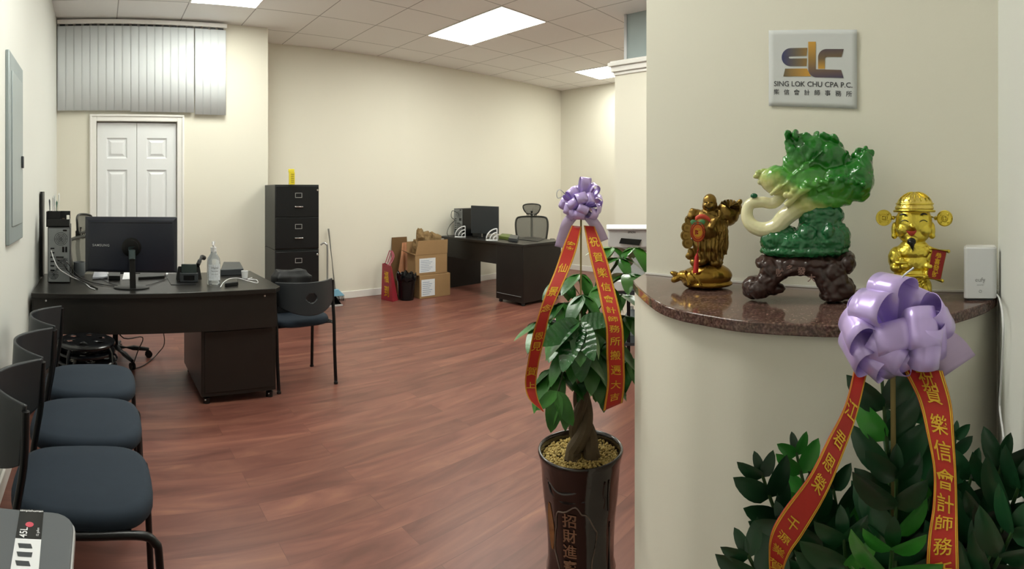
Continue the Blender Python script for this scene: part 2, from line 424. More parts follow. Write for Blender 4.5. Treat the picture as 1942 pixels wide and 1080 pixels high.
# vertical blind over the closet
bl = thing('vertical_blind', 'wide grey-white vertical blind hung high above the white closet door', 'blind', (.4, YC-.05, 2.05))
BX0, BX1 = XL+.008, 1.225
M().box(BX0, BX1+.01, YC-.07, YC-.005, 2.885, 2.925).build('headrail', white, bl, world=True, bevel=.003)
k = int((BX1-BX0)/.075)
for i in range(k):
    x = BX0+.01+(i+.5)*(BX1-BX0-.02)/k
    M().box(x-.026, x+.026, YC-.05, YC-.04, 2.868, 2.885).build('carrier_hook', blackp, bl, world=True)
for x0, x1, zb in ((BX0, .286, 2.055), (.290, .905, 2.045), (.918, BX1, 2.03)):
    m = M(); n_ = max(3, round((x1-x0)/.078)); sw = (x1-x0)/n_
    for i in range(n_):
        xa = x0+i*sw; xb = xa+sw+.008
        def fn(u, v, xa=xa, xb=xb, i=i, zb=zb):
            x = xa+(xb-xa)*u
            return Vector((min(x, x1+.004), YC-.047+.0015*u-.002*math.sin(PI*u), zb+(2.868-zb)*v))
        m.grid(fn, 6, 1)
    m.build('blind_slats', blindm, bl, world=True, solid=.001, smooth=60)

# electrical panel on the left wall
ep = thing('electrical_panel', 'grey metal electrical panel door flush on the left wall', 'electrical panel', (XL, 2.51, 1.04))
M().box(XL, XL+.018, 2.308, 2.724, 1.04, 1.915).build('cover', steelgrey, ep, world=True, bevel=.004)
M().box(XL+.018, XL+.023, 2.37, 2.665, 1.12, 1.835).build('panel_door', mat('panel_door_grey', 'A7B0B0', .45, metal=.3), ep, world=True, bevel=.002)
M().box(XL+.023, XL+.034, 2.63, 2.66, 1.40, 1.46).build('latch', greyp, ep, world=True, bevel=.003)

# ceiling light panels (fluorescent troffers in the grid)
diff = mat('light_diffuser', 'FFFFFF', .5, emis=('FDFFF4', LAMP))
def troffer(x, y, label):
    t = thing('ceiling_light', label, 'ceiling light', (x, y, ZC), 0)
    m = M()
    for a in ((x-.31, x+.31, y-.58, y-.565), (x-.31, x+.31, y+.565, y+.58), (x-.31, x-.295, y-.565, y+.565), (x+.295, x+.31, y-.565, y+.565)):
        m.box(*a, ZC-.006, ZC+.001)
    m.build('frame', white, t, world=True)
    M().box(x-.295, x+.295, y-.565, y+.565, ZC-.004, ZC-.001).build('diffuser', diff, t, world=True, smooth=0)
troffer(1.09, 4.0, 'ceiling light panel cut off by the top edge, above the closet side')
troffer(3.57, 4.0, 'large bright rectangular ceiling light panel in the middle of the ceiling')
troffer(6.05, 4.0, 'distant ceiling light panel partly behind the partition crown')
troffer(.47, 1.68, 'unseen ceiling light panel added above the row of chairs as fill light')  # this and the next two: unseen, added to brighten counter and figurines
troffer(2.95, 1.68, 'unseen ceiling light panel added above the middle of the room as fill light')
troffer(5.43, .9, 'unseen ceiling light panel added behind the display wall as fill light')

# stub partition with crown and glass
struct(M().box(4.08, 4.28, .2, 2.76, 0, 2.44).build('wall_partition', wallm, smooth=0))
cm = M()
for k, (e_, z0, z1) in enumerate(((.012, 2.36, 2.39), (.03, 2.39, 2.44), (.05, 2.44, 2.475), (.035, 2.475, 2.49))):
    cm.box(4.08-e_, 4.28+e_, .2, 2.76+e_, z0, z1)
struct(cm.build('trim_2', white, bevel=.005))
struct(M().box(4.17, 4.19, .2, 2.70, 2.49, ZC).build('window_1', mat('grey_glass', 'A9B7B8', .15, noise_=(2, .05), alpha=.75, spec=.6), smooth=0))
struct(M().box(4.16, 4.20, 2.68, 2.71, 2.49, ZC).build('window_frame', silver, smooth=0))

# display wall, right return wall and bowed counter base
n_b = 1.64                                            # bearing of the display wall's normal
def WB(b, r, z=0): return Vector((r*math.sin(b), r*math.cos(b), z))
WA = WB(1.036, 1.12/math.cos(n_b-1.036)); WE = WB(1.703, 1.12/math.cos(1.703-n_b))
u = (WE-WA).normalized(); nin = Vector((-u.y, u.x, 0));
if nin.dot(WA) > 0: nin = -nin                        # points to the camera side
q = [WA, WE+u*.12, WE+u*.12-nin*.14, WA-nin*.14]
struct(M().prism([(p.x, p.y) for p in q], 0, ZC).build('wall_display', wallm, smooth=0))
q = [WE, WE+nin*.80, WE+nin*.80+u*.12, WE+u*.12]
struct(M().prism([(p.x, p.y) for p in q], 0, ZC).build('wall_right', wall_l, smooth=0))
edge = [(1200,1.265),(1208,1.185),(1242,1.03),(1283,.956),(1339,.911),(1394,.878),(1440,.863),(1510,.85),(1590,.842),(1680,.855),(1780,.903),(1830,.95),(1870,1.01),(1891,1.075)]
EP = cr([Vector((*WB((x-XN)/F, r)[:2], 0)) for x, r in edge], 4)
tail = [WA-nin*.10+(WA-WE).normalized()*.12, WA-nin*.14-u*.02]
ctr_ = Vector((1.15, .3, 0))
slab = [p for p in EP] + [WE-u*.002, WA+nin*.001, WA-u*.002, WA-u*.002-nin*.12] + [WA-u*.055-nin*.12]
# counter top: curved slab wrapping round the wall's free end
ct_ = thing('counter_top', 'polished red-brown granite shelf with bowed front edge under the figurines', 'counter', (.95, .3, 1.05))
poly = [(p.x, p.y) for p in slab]
M().prism(poly, 1.05, 1.07).build('slab', granite, ct_, world=True, bevel=.004, smooth=30)
inner = []
cen = Vector((1.14, .27, 0))
for p in EP: inner.append(p + (cen-p).normalized()*.018)
inner[0] = EP[0]+Vector((.004, -.003, 0))
poly2 = [(p.x, p.y) for p in inner] + [(p.x, p.y) for p in (WE-u*.003+nin*0, WA+nin*.001, WA-u*.002, WA-u*.002-nin*.12, WA-u*.04-nin*.12)]
struct(M().prism(poly2, 0, 1.05).build('wall_counter_base', wallm, smooth=30))
# thin white bead where shelf meets the wall
struct(M().bar(WA+nin*.004+Vector((0,0,1.073)), WE+nin*.004+Vector((0,0,1.073)), .004, .004).build('trim_3', white))

# ------------------------------------------------------------------ logo notice on the display wall
ang = math.atan2(u.y, u.x)
def on_wall(px, py, off=.002):                        # pixel -> point on the display wall
    b = (px-XN)/F; r = (1.12-off)/math.cos(n_b-b)
    return WB(b, r, HC-(py-Y0)/F*r)
pc = on_wall(1540, 130)
pr = (on_wall(1620, 131)-on_wall(1460, 129)).normalized(); pu = Vector((0, 0, 1))
pw = (on_wall(1624, 130)-on_wall(1457, 130)).length; ph = (on_wall(1540, 57)-on_wall(1540, 204)).length
nt_ = thing('logo_notice', 'square white paper with dark blue and gold company logo taped on the wall', 'sign', pc)
pg = M()
def pf(a, b):
    x = (a-.5)*pw; y = (b-.5)*ph
    k = nin*(.0012+.0012*max(0, abs(a-.5)-.40)*10*(.5+.5*math.sin(b*9)))
    return pc+pr*x+pu*y+k
pg.grid(pf, 16, 16); pg.build('sheet', mat('notice_paper', 'C9CBCB', .75, noise_=(8, .02)), nt_, world=True, solid=.0006, smooth=60)
def PX(px, py):                                       # logo art, traced in crop pixels (1728x1080 of 320x200)
    X = 1380+px/5.4; Y = 30+py/5.4
    return pc+pr*((X-1540)/167*pw)+pu*(-(Y-130-(X-1540)*.012)/147*ph)+nin*.0022
def shape(m, pts): m.add([PX(*p) for p in pts], [tuple(range(len(pts)))])
def grad_mat(name, cols, axis):
    m = bpy.data.materials.new(name); m.use_nodes = True; nt = m.node_tree; N = nt.nodes; L = nt.links; b = N['Principled BSDF']
    tc = N.new('ShaderNodeTexCoord'); sp = N.new('ShaderNodeSeparateXYZ'); L.new(tc.outputs['Generated'], sp.inputs[0])
    r = N.new('ShaderNodeValToRGB'); e = r.color_ramp.elements; e[0].color = hexc(cols[0]); e[1].color = hexc(cols[-1])
    for i, c in enumerate(cols[1:-1]): k = e.new((i+1)/(len(cols)-1)); k.color = hexc(c)
    L.new(sp.outputs[axis], r.inputs[0]); L.new(r.outputs[0], b.inputs['Base Color']); b.inputs['Roughness'].default_value = .6
    return m
def arcp(cx, cy, r, a0, a1, n=10): return [(cx+r*math.cos(math.radians(a0+(a1-a0)*i/n)), cy-r*math.sin(math.radians(a0+(a1-a0)*i/n))) for i in range(n+1)]
ga = grad_mat('logo_blue_to_gold', ['8A6A2E', '5A5148', '23285E'], 1)   # Generated Y runs along the wall
gb = grad_mat('logo_gold_to_blue', ['3A3350', '8A6A30', 'C8942C'], 2)
gc = grad_mat('logo_brown', ['C8942C', '6E5836', '4A3C44'], 2)
# S
m = M(); op = [(820,330)] + arcp(645,424,94,90,270,14) + [(812,518),(815,438),(640,438)] + arcp(636,426,10,-90,-270,6) + [(812,412)]
shape(m, op[:1+15+1] + op[17:])
m.build('logo_letter', ga, nt_, world=True, smooth=0)
m = M(); shape(m, [(588,542),(815,542),(855,622),(568,624)]); m.build('logo_letter', grad_mat('logo_gold_bar', ['C8942C', '5E5238'], 1), nt_, world=True, smooth=0)
# L
m = M(); shape(m, [(828,268),(905,268),(905,550),(1160,555),(1184,636),(910,632)] + arcp(910,550,82,-95,-175,8)[0:] + [(828,530)])
m.build('logo_letter', gb, nt_, world=True, smooth=0)
# C
m = M(); shape(m, [(928,545),(928,425)] + arcp(1012,428,84,178,92,8) + [(1186,344),(1162,424),(1020,424)] + arcp(1016,444,18,90,180,5) + [(996,545)])
m.build('logo_letter', gc, nt_, world=True, smooth=0)
ink = mat('ink_grey', '3C3C40', .7)
m = M(); v, f = text_geo('SING LOK CHU CPA P.C.', 1, .012); wd = max(p[0] for p in v)-min(p[0] for p in v); k = 800/wd
m.add([PX(870+p[0]*k, 702+p[0]*k*.01-p[1]*k*1.02) for p in v], f)
for i, ch in enumerate('樂信會計師事務所'):
    v, f = text_geo(ch, 62, .6); cx = 497+i*105.7
    m.add([PX(cx+p[0], 783+i*1.5-p[1]) for p in v], f)
m.build('lettering', ink, nt_, world=True, smooth=0)

# ------------------------------------------------------------------ chairs
def make_chair(label):
    t = thing('visitor_chair', label, 'chair')
    m = M(); out = []
    for i in range(40):                               # seat outline: narrow at the back, round at the front (+x)
        a = 2*PI*i/40; ca, sa = math.cos(a), math.sin(a)
        x = .195*math.copysign(abs(ca)**.55, ca); y = .187*math.copysign(abs(sa)**.62, sa)*(1.0-.08*(x < 0)*abs(x)/.2)
        out.append((x, y))
    rings = [(.96, .432), (1.0, .442), (1.0, .462), (.97, .476), (.88, .484), (.5, .489), (.06, .490)]
    v = []; f = []
    for s_, z in rings: v += [(x*s_, y*s_, z) for x, y in out]
    for r_ in range(len(rings)-1):
        for i in range(40): f.append((r_*40+i, r_*40+(i+1) % 40, (r_+1)*40+(i+1) % 40, (r_+1)*40+i))
    f.append(tuple(range(39, -1, -1))); f.append(tuple(range(6*40, 7*40))); m.add(v, f).build('seat', fabric, t, smooth=60)
    def bk(u_, v_):
        y = (u_-.5)*.37; s_ = 1-(2*u_-1)**2
        z1 = .748+.004*s_; z0 = .60-.075*s_**.8
        z = z0+(z1-z0)*v_
        return Vector((-.135-.120*s_-.012*(1-v_), y, z))
    m = M().grid(bk, 64, 32, skip=lambda a, b: ((a-.5)/.09)**2+((b-.52)/.14)**2 < 1)
    m.build('backrest', mat('chair_plastic', '25292D', .42, noise_=(20, .08)), t, solid=.009, smooth=60)
    for s_ in (-1, 1):
        M().tube(cr([(-.20, s_*.185, 0), (-.175, s_*.187, .25), (-.165, s_*.188, .44), (-.14, s_*.19, .60), (-.135, s_*.19, .735)], 5), .0105, 14).build('back_leg', blackm, t)
        M().tube(cr([(-.165, s_*.188, .428), (0, s_*.187, .43), (.14, s_*.186, .43), (.185, s_*.187, .41), (.198, s_*.188, .35), (.215, s_*.19, 0)], 5), .0105, 14).build('front_leg', blackm, t)
        M().lathe([(.013, 0), (.013, .014), (.008, .016)], (-.20, s_*.185, 0), 10).build('foot_cap', blackp, t)
        M().lathe([(.013, 0), (.013, .014), (.008, .016)], (.215, s_*.19, 0), 10).build('foot_cap', blackp, t)
    M().tube([(-.12, -.187, .428), (-.12, .187, .428)], .009, 8).build('cross_bar', blackm, t); M().tube([(.12, -.187, .428), (.12, .187, .428)], .009, 8).build('cross_bar', blackm, t)
    return t
ch0 = make_chair('black padded chair nearest the trash can, first of the row on the left wall')
ch0.location = (-.05, 1.49, 0); ch0['group'] = 'row of chairs along the left wall'
copy_tree(ch0, (-.05, 1.875, 0), 0, 'middle black padded chair of the three along the left wall')
copy_tree(ch0, (-.045, 2.27, 0), 0, 'black padded chair of the wall row closest to the stools and desk')
vc = copy_tree(ch0, (1.305, 3.34, 0), PI/2+.04, 'black visitor chair standing alone at the right end of the near desk', .93); vc.scale = (.93, 1.10, .93); del vc['group']

# ------------------------------------------------------------------ stack of round stools
def make_stool(label):
    t = thing('stacking_stool', label, 'stool', group='stack of black round stools')
    m = M(); n = 36
    rad = [(.0, .366), (.035, .366), (.075, .366), (.105, .366), (.14, .364), (.152, .358), (.155, .348)]
    v = []; f = []
    for r_, z in rad: v += [(r_*math.cos(2*PI*i/n), r_*math.sin(2*PI*i/n), z) for i in range(n)]
    for a in range(len(rad)-1):
        for i in range(n):
            if a in (2,) and i % 6 in (1, 2): continue        # slots
            f.append((a*n+i, a*n+(i+1) % n, (a+1)*n+(i+1) % n, (a+1)*n+i))
    m.add(v, f).build('seat', blackg, t, solid=.003, smooth=40)
    for k in range(4):
        a = PI/4+k*PI/2+.2; c_, s_ = math.cos(a), math.sin(a)
        M().tube([(c_*.11, s_*.11, .350), (c_*.142, s_*.142, .345), (c_*.156, s_*.156, .32), (c_*.178, s_*.178, 0)], .0095, 7).build('leg', blackg, t)
    M().tube([(.163*math.cos(2*PI*i/24), .163*math.sin(2*PI*i/24), .27) for i in range(24)], .006, 6, closed=True).build('leg_ring', blackg, t)
    return t
st0 = make_stool('topmost round black stool of the stack with slotted seat'); sp = Vector((-.075, 2.79, 0))
st0.location = sp+Vector((0, 0, .132))
for k, l in enumerate(('second stool from the top of the black stack', 'third stool from the top of the black stack', 'bottom stool of the black stack standing on the floor')):
    copy_tree(st0, sp+Vector((0, 0, .088-.044*k)), .22*(k+1), l)

# ------------------------------------------------------------------ trash can, bottom left corner
tc_ = thing('trash_can', 'grey-lidded rectangular step trash can at the bottom left corner', 'trash can', (-.225, .88, 0))
M().prism(rrect(-.405, -.05, .70, 1.05, .05), .02, .60).build('body', mat('can_body', '26292C', .4), tc_, world=True, smooth=40)
M().prism(rrect(-.408, -.047, .697, 1.053, .05), .612, .636).build('lid_rim', silver, tc_, world=True, bevel=.003)
M().prism(rrect(-.404, -.051, .701, 1.049, .047), .635, .643).build('lid', mat('lid_grey', '55595D', .4, noise_=(5, .03)), tc_, world=True, bevel=.003)
M().box(-.30, -.16, .66, .70, .02, .05).build('pedal', silver, tc_, world=True, bevel=.005)
# sticker on the lid
A = P(38, 966, .6445); B = P(83, 968, .6445); D = P(2, 1078, .6445); 
ex = (B-A); ey = (D-A).normalized(); exn = ex.normalized(); ey = (ey-exn*ey.dot(exn)).normalized()
SL = .172; SW = ex.length
def SP(a, b, h=0): return A+exn*(a*SW)+ey*(b*SL)+Vector((0, 0, h))
stk = M().add([SP(0, 0), SP(1, 0), SP(1, .52), SP(0, .52)], [(0, 3, 2, 1)]).build('sticker_top', blackg, tc_, world=True, smooth=0)
M().add([SP(0, .52), SP(1, .52), SP(1, 1), SP(0, 1)], [(0, 3, 2, 1)]).build('sticker_base', paper, tc_, world=True, smooth=0)
m = M()
m.text('simplehuman', .0088, lambda x, y: SP(.5, .035, .0006)+exn*x-ey*y, .0001)
m.text('45L', .020, lambda x, y: SP(.28, .42, .0006)-ey*x-exn*y, .0002)
m.text('12 gallon', .007, lambda x, y: SP(.85, .40, .0006)-ey*x-exn*y)
m.build('lettering', paper, stk, world=True, smooth=0)
M().add([SP(.48, .28, .0005)+exn*.008*math.cos(a*PI/8)+ey*.008*math.sin(a*PI/8) for a in range(16)], [tuple(range(15, -1, -1))]).build('round_mark', mat('pink_mark', 'C0495A', .5), stk, world=True, smooth=0)
m = M()
for i in range(3): m.add([SP(.12, .60+.13*i, .0005), SP(.62+.1*(i % 2), .60+.13*i, .0005), SP(.70, .67+.13*i, .0005), SP(.2, .67+.13*i, .0005)], [(0, 3, 2, 1)])
m.build('picture_print', greyp, stk, world=True, smooth=0)

# ------------------------------------------------------------------ near desk
ZD = .69
dk = thing('office_desk', 'near espresso desk with monitor and computer tower at left', 'desk', (.33, 3.4, 0))
def desk_top(pts, z, b=.003): return M().prism(pts, z-.028, z)
desk_top([(-.40, 3.035), (1.05, 3.035), (1.10, 3.10), (1.10, 3.76), (-.40, 3.76)], ZD).build('desktop', deskm, dk, world=True, bevel=.003)
M().box(-.39, 1.062, 3.055, 3.075, .45, ZD-.028).build('modesty_panel', deskm, dk, world=True, bevel=.002)
M().box(-.40, -.365, 3.06, 3.74, 0.0, ZD-.028).build('side_panel', deskm, dk, world=True, bevel=.002)
ped = M().box(.60, 1.07, 3.09, 3.74, .05, ZD-.028).build('drawer_pedestal', deskm, dk, world=True, bevel=.003)
M().box(.62, 1.05, 3.085, 3.091, .075, .44).build('pedestal_panel', deskm, ped, world=True, bevel=.002)
for x, y in ((.64, 3.13), (1.04, 3.13), (.64, 3.70), (1.04, 3.70)):
    M().lathe([(.006, 0), (.022, .0), (.022, .035), (.012, .04), (.012, .05)], (x, y, 0), 14).build('caster', blackp, ped, world=True)
    M().ell((x-.012, y-.022, .025), .006, n=8, m=5).build('caster_pin', chrome, ped, world=True)
for X in (-.315, .985):
    c_ = Vector((X, 3.056, .645)); M().tube([c_, c_+Vector((0, -.004, 0))], .006, 10).build('screw_cap', chrome, dk, world=True)

# far desk
fd = thing('office_desk', 'far espresso desk by the back wall beside the cardboard boxes', 'desk', (4.5, 4.8, 0))
desk_top([(4.17, 4.03), (4.86, 4.03), (4.86, 5.56), (4.17, 5.56)], ZD).build('desktop', deskm, fd, world=True, bevel=.003)
M().box(4.20, 4.22, 4.485, 5.50, .43, ZD-.028).build('modesty_panel', deskm, fd, world=True)
M().box(4.24, 4.84, 5.50, 5.53, 0, ZD-.028).build('side_panel', deskm, fd, world=True)
ped = M().box(4.19, 4.84, 4.05, 4.49, .035, ZD-.028).build('drawer_pedestal', deskm, fd, world=True, bevel=.003)
M().tube([(4.185, 4.08, .105), (4.185, 4.47, .105)], .004, 6).build('kick_strip', silver, ped, world=True)
for x, y in ((4.23, 4.09), (4.23, 4.45), (4.80, 4.09), (4.80, 4.45)):
    M().lathe([(.006, 0), (.022, 0), (.022, .035), (.012, .05)], (x, y, 0), 12).build('caster', blackp, ped, world=True)
M().tube([(4.20, 4.10, .655), (4.194, 4.10, .655)], .006, 10).build('screw_cap', chrome, fd, world=True)

# ------------------------------------------------------------------ near desk: things on it
def at_desk(px, py): return P(px, py, ZD)
# monitor seen from behind
mc = Vector((.19, 3.30, 0)); 
mo = thing('computer_monitor', 'large black monitor seen from behind on the near desk', 'monitor', (.195, 3.25, ZD))
r_ = 3.27
def RM(px, py, r): return R(px, py, r)
c0 = RM(162, 411, 3.27); c1 = RM(336, 411, 3.22); zb0 = RM(162, 515, 3.27).z
ux = (c1-c0); ux.z = 0; W_ = ux.length; ux.normalize(); nb = Vector((ux.y, -ux.x, 0))   # nb: towards the camera
if nb.y > 0: nb = -nb
zt = c0.z; hh = zt-zb0
def MP(x, z, d=0): return Vector((c0.x, c0.y, 0))+ux*x+Vector((0, 0, zb0+z))+nb*d
m = M()
fr = [(0, 0), (W_, 0), (W_, hh), (0, hh)]
rings = []
for ins, dep in ((0, -.012), (0, .006), (.018, .022), (.035, .026)):
    rings += [MP(ins, ins*.7, dep), MP(W_-ins, ins*.7, dep), MP(W_-ins, hh-ins, dep), MP(ins, hh-ins, dep)]
f = [(3, 2, 1, 0), (12, 13, 14, 15)]
for k in range(3):
    for i in range(4): f.append((k*4+i, k*4+(i+1) % 4, (k+1)*4+(i+1) % 4, (k+1)*4+i))
m.add(rings, f).build('housing', mat('monitor_black', '1B1E28', .3, noise_=(60, .08)), mo, world=True, bevel=.002, smooth=25)
M().bar(MP(.03, hh-.035, .0262), MP(W_-.03, hh-.035, .0262), .002, .003).build('vent_groove', blackg, mo, world=True)
M().add([MP(.012, .012, -.0125), MP(W_-.012, .012, -.0125), MP(W_-.012, hh-.012, -.0125), MP(.012, hh-.012, -.0125)], [(0, 3, 2, 1)]).build('screen', blackg, mo, world=True)
cx_ = W_*(251-162)/174; cz_ = hh-.185
cc = MP(cx_, hh-(467-411)/1000*3.27, .026)
M().tube([cc-nb*.004, cc+nb*.010], .060, 32).tube([cc+nb*.010, cc+nb*.018], .046, 32).build('mount_ring', mat('ring_black', '050506', .12), mo, world=True, bevel=.002)
M().tube([cc+nb*.012, cc+nb*.02+Vector((.004, 0, -.02)), cc+nb*.034+Vector((.006, 0, -.07))], .022, 16).build('tilt_arm', mat('arm_grey', '3C484A', .25, metal=.3), mo, world=True)
bs = Vector((cc.x+.004, cc.y-.05, ZD))
M().bar(cc+nb*.034+Vector((.006, 0, -.06)), Vector((cc.x+.006, cc.y-.034, ZD+.006)), .036, .016, Vector((0, 1, 0))).build('stand_neck', blackp, mo, world=True, bevel=.003)
M().lathe([(.10, 0), (.10, .006), (.09, .009), (.02, .012)], Vector((cc.x, cc.y+.02, ZD)), 30, 1.1, .8).build('stand_base', blackp, mo, world=True)
m = M(); lc = MP(W_*(193-162)/174, hh-(464-411)/1000*3.27, .0268)
m.text('SAMSUNG', .021, lambda x, y: lc+ux*x+Vector((0, 0, y)), .0001, 1.15); m.build('lettering', silver, mo, world=True, smooth=0)

# computer tower
def tower(label, base, rz, back=True):
    t = thing('computer_tower', label, 'computer tower', base, rz)
    W2, D2, H2 = .0735, .20, .36
    M().box(-W2, W2, 0, 2*D2, .004, H2).build('case', blackp, t, bevel=.003)
    bp = M().box(-W2+.005, W2-.005, -.003, .001, .01, H2-.006).build('back_plate', mat('tower_steel', '84888A', .4, metal=.6, noise_=(30, .12)), t)
    g = M()
    for cz, rr, cx in ((.285, .042, .012), (.055, .030, -.035)):
        for q_ in (1., .75, .5, .25): g.tube([(cx+rr*q_*math.cos(2*PI*i/20), -.004, cz+rr*q_*math.sin(2*PI*i/20)) for i in range(20)], .0013, 4, closed=True)
        for i in range(6): g.tube([(cx, -.004, cz), (cx+rr*math.cos(i*PI/3), -.004, cz+rr*math.sin(i*PI/3))], .0013, 4)
        g.build('fan_grille', mat('grille', '3A3D3F', .4, metal=.5), bp); g = M()
    g = M()
    for i in range(6): g.box(-.055+.0, -.03, -.006, -.002, .15+i*.028-.07, .158+i*.028-.07)
    g.box(.02, .034, -.006, -.002, .20, .235).box(.04, .052, -.006, -.002, .20, .235).box(-.02, .03, -.006, -.002, .165, .172).box(.025, .05, -.006, -.002, .335, .345)
    for i in range(9): g.box(-.02, .055, -.0045, -.002, .085+i*.009, .088+i*.009)
    g.build('ports', blackg, bp)
    for x in (-.06, .06): M().box(x-.008, x+.008, .02, .38, 0, .005).build('foot', blackp, t)
    return t
tb = at_desk(112, 537.5)
tw = tower('black computer tower showing its back ports on the near desk', (tb.x, tb.y, ZD), .04)
# desk caddy on top of the tower
oc = thing('desk_organizer', 'black desk organizer holding pens on top of the near computer tower', 'organizer', (tb.x, tb.y, ZD+.36))
z0 = ZD+.36; X0, X1, Y0_, Y1_ = tb.x-.085, tb.x+.065, tb.y+.02, tb.y+.14
m = M(); m.box(X0, X1, Y0_, Y1_, z0, z0+.006); m.box(X0, X1, Y0_, Y0_+.004, z0, z0+.05); m.box(X0, X1, Y1_-.004, Y1_, z0, z0+.10); m.box(X1-.004, X1, Y0_, Y1_, z0, z0+.05); m.box(X0, X0+.004, Y0_, Y1_, z0, z0+.10)
m.build('tray', blackp, oc, world=True, bevel=.001)
M().box(X0+.005, X0+.08, Y0_+.04, Y0_+.045, z0, z0+.10).box(X0+.08, X0+.085, Y0_+.04, Y1_, z0, z0+.10).build('pen_compartment', blackp, oc, world=True)
random.seed(3)
for i, (dx, dy, h_, c_, l_) in enumerate(((.02, .08, .16, '2C3A44', 'dark pen standing at the left of the desk organizer'), (.035, .10, .18, 'DADADA', 'white pen in the desk organizer'), (.05, .09, .19, 'C9CDCB', 'tall pale pen in the desk organizer'), (.06, .08, .15, '1E5A4A', 'green pen in the desk organizer'), (.072, .10, .20, 'E6E6E2', 'tallest white pen in the desk organizer'))):
    b_ = Vector((X0+dx, Y0_+dy, z0+.008)); q_ = b_+Vector((random.uniform(-.012, .012), 0, h_))
    tag(M().tube([b_, q_, q_+(q_-b_).normalized()*.012], [.0055, .0055, .0012], 10).build('pen', mat('pen_'+c_, c_, .35)), l_, 'pen', 'pens in the desk organizer')
for i, (dx, h_, c_, l_) in enumerate(((.10, .055, '3A2F20', 'dark eraser in the organizer front'), (.13, .075, 'E8E6DC', 'white sticky note pad in the organizer front'))):
    tag(M().box(X0+dx, X0+dx+.018, Y0_+.03, Y0_+.05, z0+.007, z0+h_).build('note_pad', mat('pad_'+c_, c_, .6), bevel=.002), l_, 'note pad')
# black board by the wall
q = [P(78, 545, ZD), P(86, 541, ZD)]
bb = tag(M().box(-.413, -.395, 3.61, 3.735, ZD, HC-.006).build('black_board', blackp, bevel=.003), 'thin black board standing on the near desk against the left wall', 'board')
# cup, papers, phone, pad, bottle, laptop, cup, cables
cb = at_desk(150, 524)
cp = thing('pen_cup', 'grey mug standing between the computer tower and the monitor', 'cup', (cb.x, cb.y+.03, ZD))
M().lathe([(.0, .003), (.036, .0), (.040, .01), (.041, .095), (.037, .095), (.036, .012), (.0, .01)], n=28).build('body', mat('mug_grey', '5B5F61', .45), cp)
M().tube(cr([(.038, 0, .08), (.06, 0, .075), (.064, 0, .045), (.04, 0, .02)], 5), .004, 8).build('handle', mat('mug_grey', '5B5F61', .45), cp)
def flat_thing(name, l, c, pxs, z, th, mt, **k):
    pts = [P(x, y, z) for x, y in pxs]
    return tag(M().prism([(p.x, p.y) for p in pts], z, z+th).build(name, mt, **k), l, c)
flat_thing('plastic_bag', 'crumpled clear plastic wrapper on the desk under the monitor', 'bag', [(175, 531), (205, 529), (203, 520), (178, 520)], ZD, .02, mat('wrap', 'A9ABB5', .2), bevel=.006)
flat_thing('adapter_box', 'small black adapter box lying under the monitor', 'box', [(206, 532), (228, 532), (228, 524), (206, 524)], ZD, .03, blackp, bevel=.003)
flat_thing('paper_sheet', 'white papers lying behind the monitor stand', 'paper', [(232, 531), (250, 530), (252, 517), (235, 518)], ZD, .003, paper)
flat_thing('paper_sheet', 'white paper to the right behind the monitor', 'paper', [(290, 522), (318, 522), (320, 514), (294, 514)], ZD, .006, paper)
flat_thing('keyboard', 'black keyboard on the desk between monitor and phone', 'keyboard', [(262, 531), (312, 528), (316, 517), (268, 519)], ZD, .018, blackp, bevel=.003)
flat_thing('desk_mat', 'thin black pad under the desk phone', 'mat', [(324, 541), (372, 541), (368, 526), (312, 520)], ZD, .003, blackp)
# desk phone
pb = at_desk(362, 537)
ph_ = thing('desk_phone', 'black desk phone seen from behind beside the hand sanitizer', 'phone', (pb.x, pb.y+.08, ZD+.003), -.15)
m = M(); m.add([(-.085, -.05, .012), (.085, -.05, .012), (.085, .12, .012), (-.085, .12, .012), (-.07, -.04, .10), (.07, -.04, .10), (.085, .11, .03), (-.085, .11, .03)], [(3,2,1,0),(4,5,6,7),(0,1,5,4),(1,2,6,5),(2,3,7,6),(3,0,4,7)]).build('body', blackp, ph_, bevel=.004)
M().box(-.06, .06, -.075, -.05, 0, .06).build('stand', greyp, ph_, bevel=.004)
M().box(-.035, .035, -.078, -.072, .015, .045).build('stand_slot', blackg, ph_)
M().box(-.05, .05, -.065, -.045, .055, .115, RX(-.25)).build('screen_hood', mat('hood', '1C2A28', .3), ph_, bevel=.004)
M().tube(cr([(.055, -.045, .10), (.075, .0, .135), (.09, .06, .145), (.105, .10, .135)], 5), [.014]*5+[.010]*5+[.016]*6, 10).build('handset', blackp, ph_)
# sanitizer bottle
sb = at_desk(407, 541)
bt = thing('pump_bottle', 'clear hand sanitizer bottle with white pump on the near desk', 'bottle', (sb.x, sb.y+.03, ZD))
M().lathe([(.0, 0), (.040, 0), (.043, .008), (.043, .14), (.040, .165), (.020, .195), (.017, .21), (.0, .21)], n=28).build('body', mat('clear_bottle', 'E9EEF0', .06, trans=.75, ior=1.35), bt)
M().lathe([(.0, .21), (.019, .21), (.019, .235), (.007, .237), (.006, .255), (.010, .258), (.010, .272), (.0, .273)], n=18).tube([(0, 0, .265), (-.01, -.035, .262), (-.012, -.042, .25)], .005, 8).build('pump', whitep, bt)
m = M()
def bl_(a, z, r0=.0437): return Vector((r0*math.sin(a), -r0*math.cos(a), z))
M().grid(lambda a, b: bl_(-1+2*a, .03+.10*b), 14, 1).build('bottle_label', mat('label_paper', 'C7CCD2', .5, noise_=(140, .4)), bt)
m.text('Hand', .022, lambda x, y: bl_(x/.044, .11+y, .0442)); m.text('Sanitizer', .014, lambda x, y: bl_(x/.044, .09+y, .0442)); m.text('70% alcohol', .009, lambda x, y: bl_(x/.044, .07+y, .0442)); m.build('lettering', ink, bt)
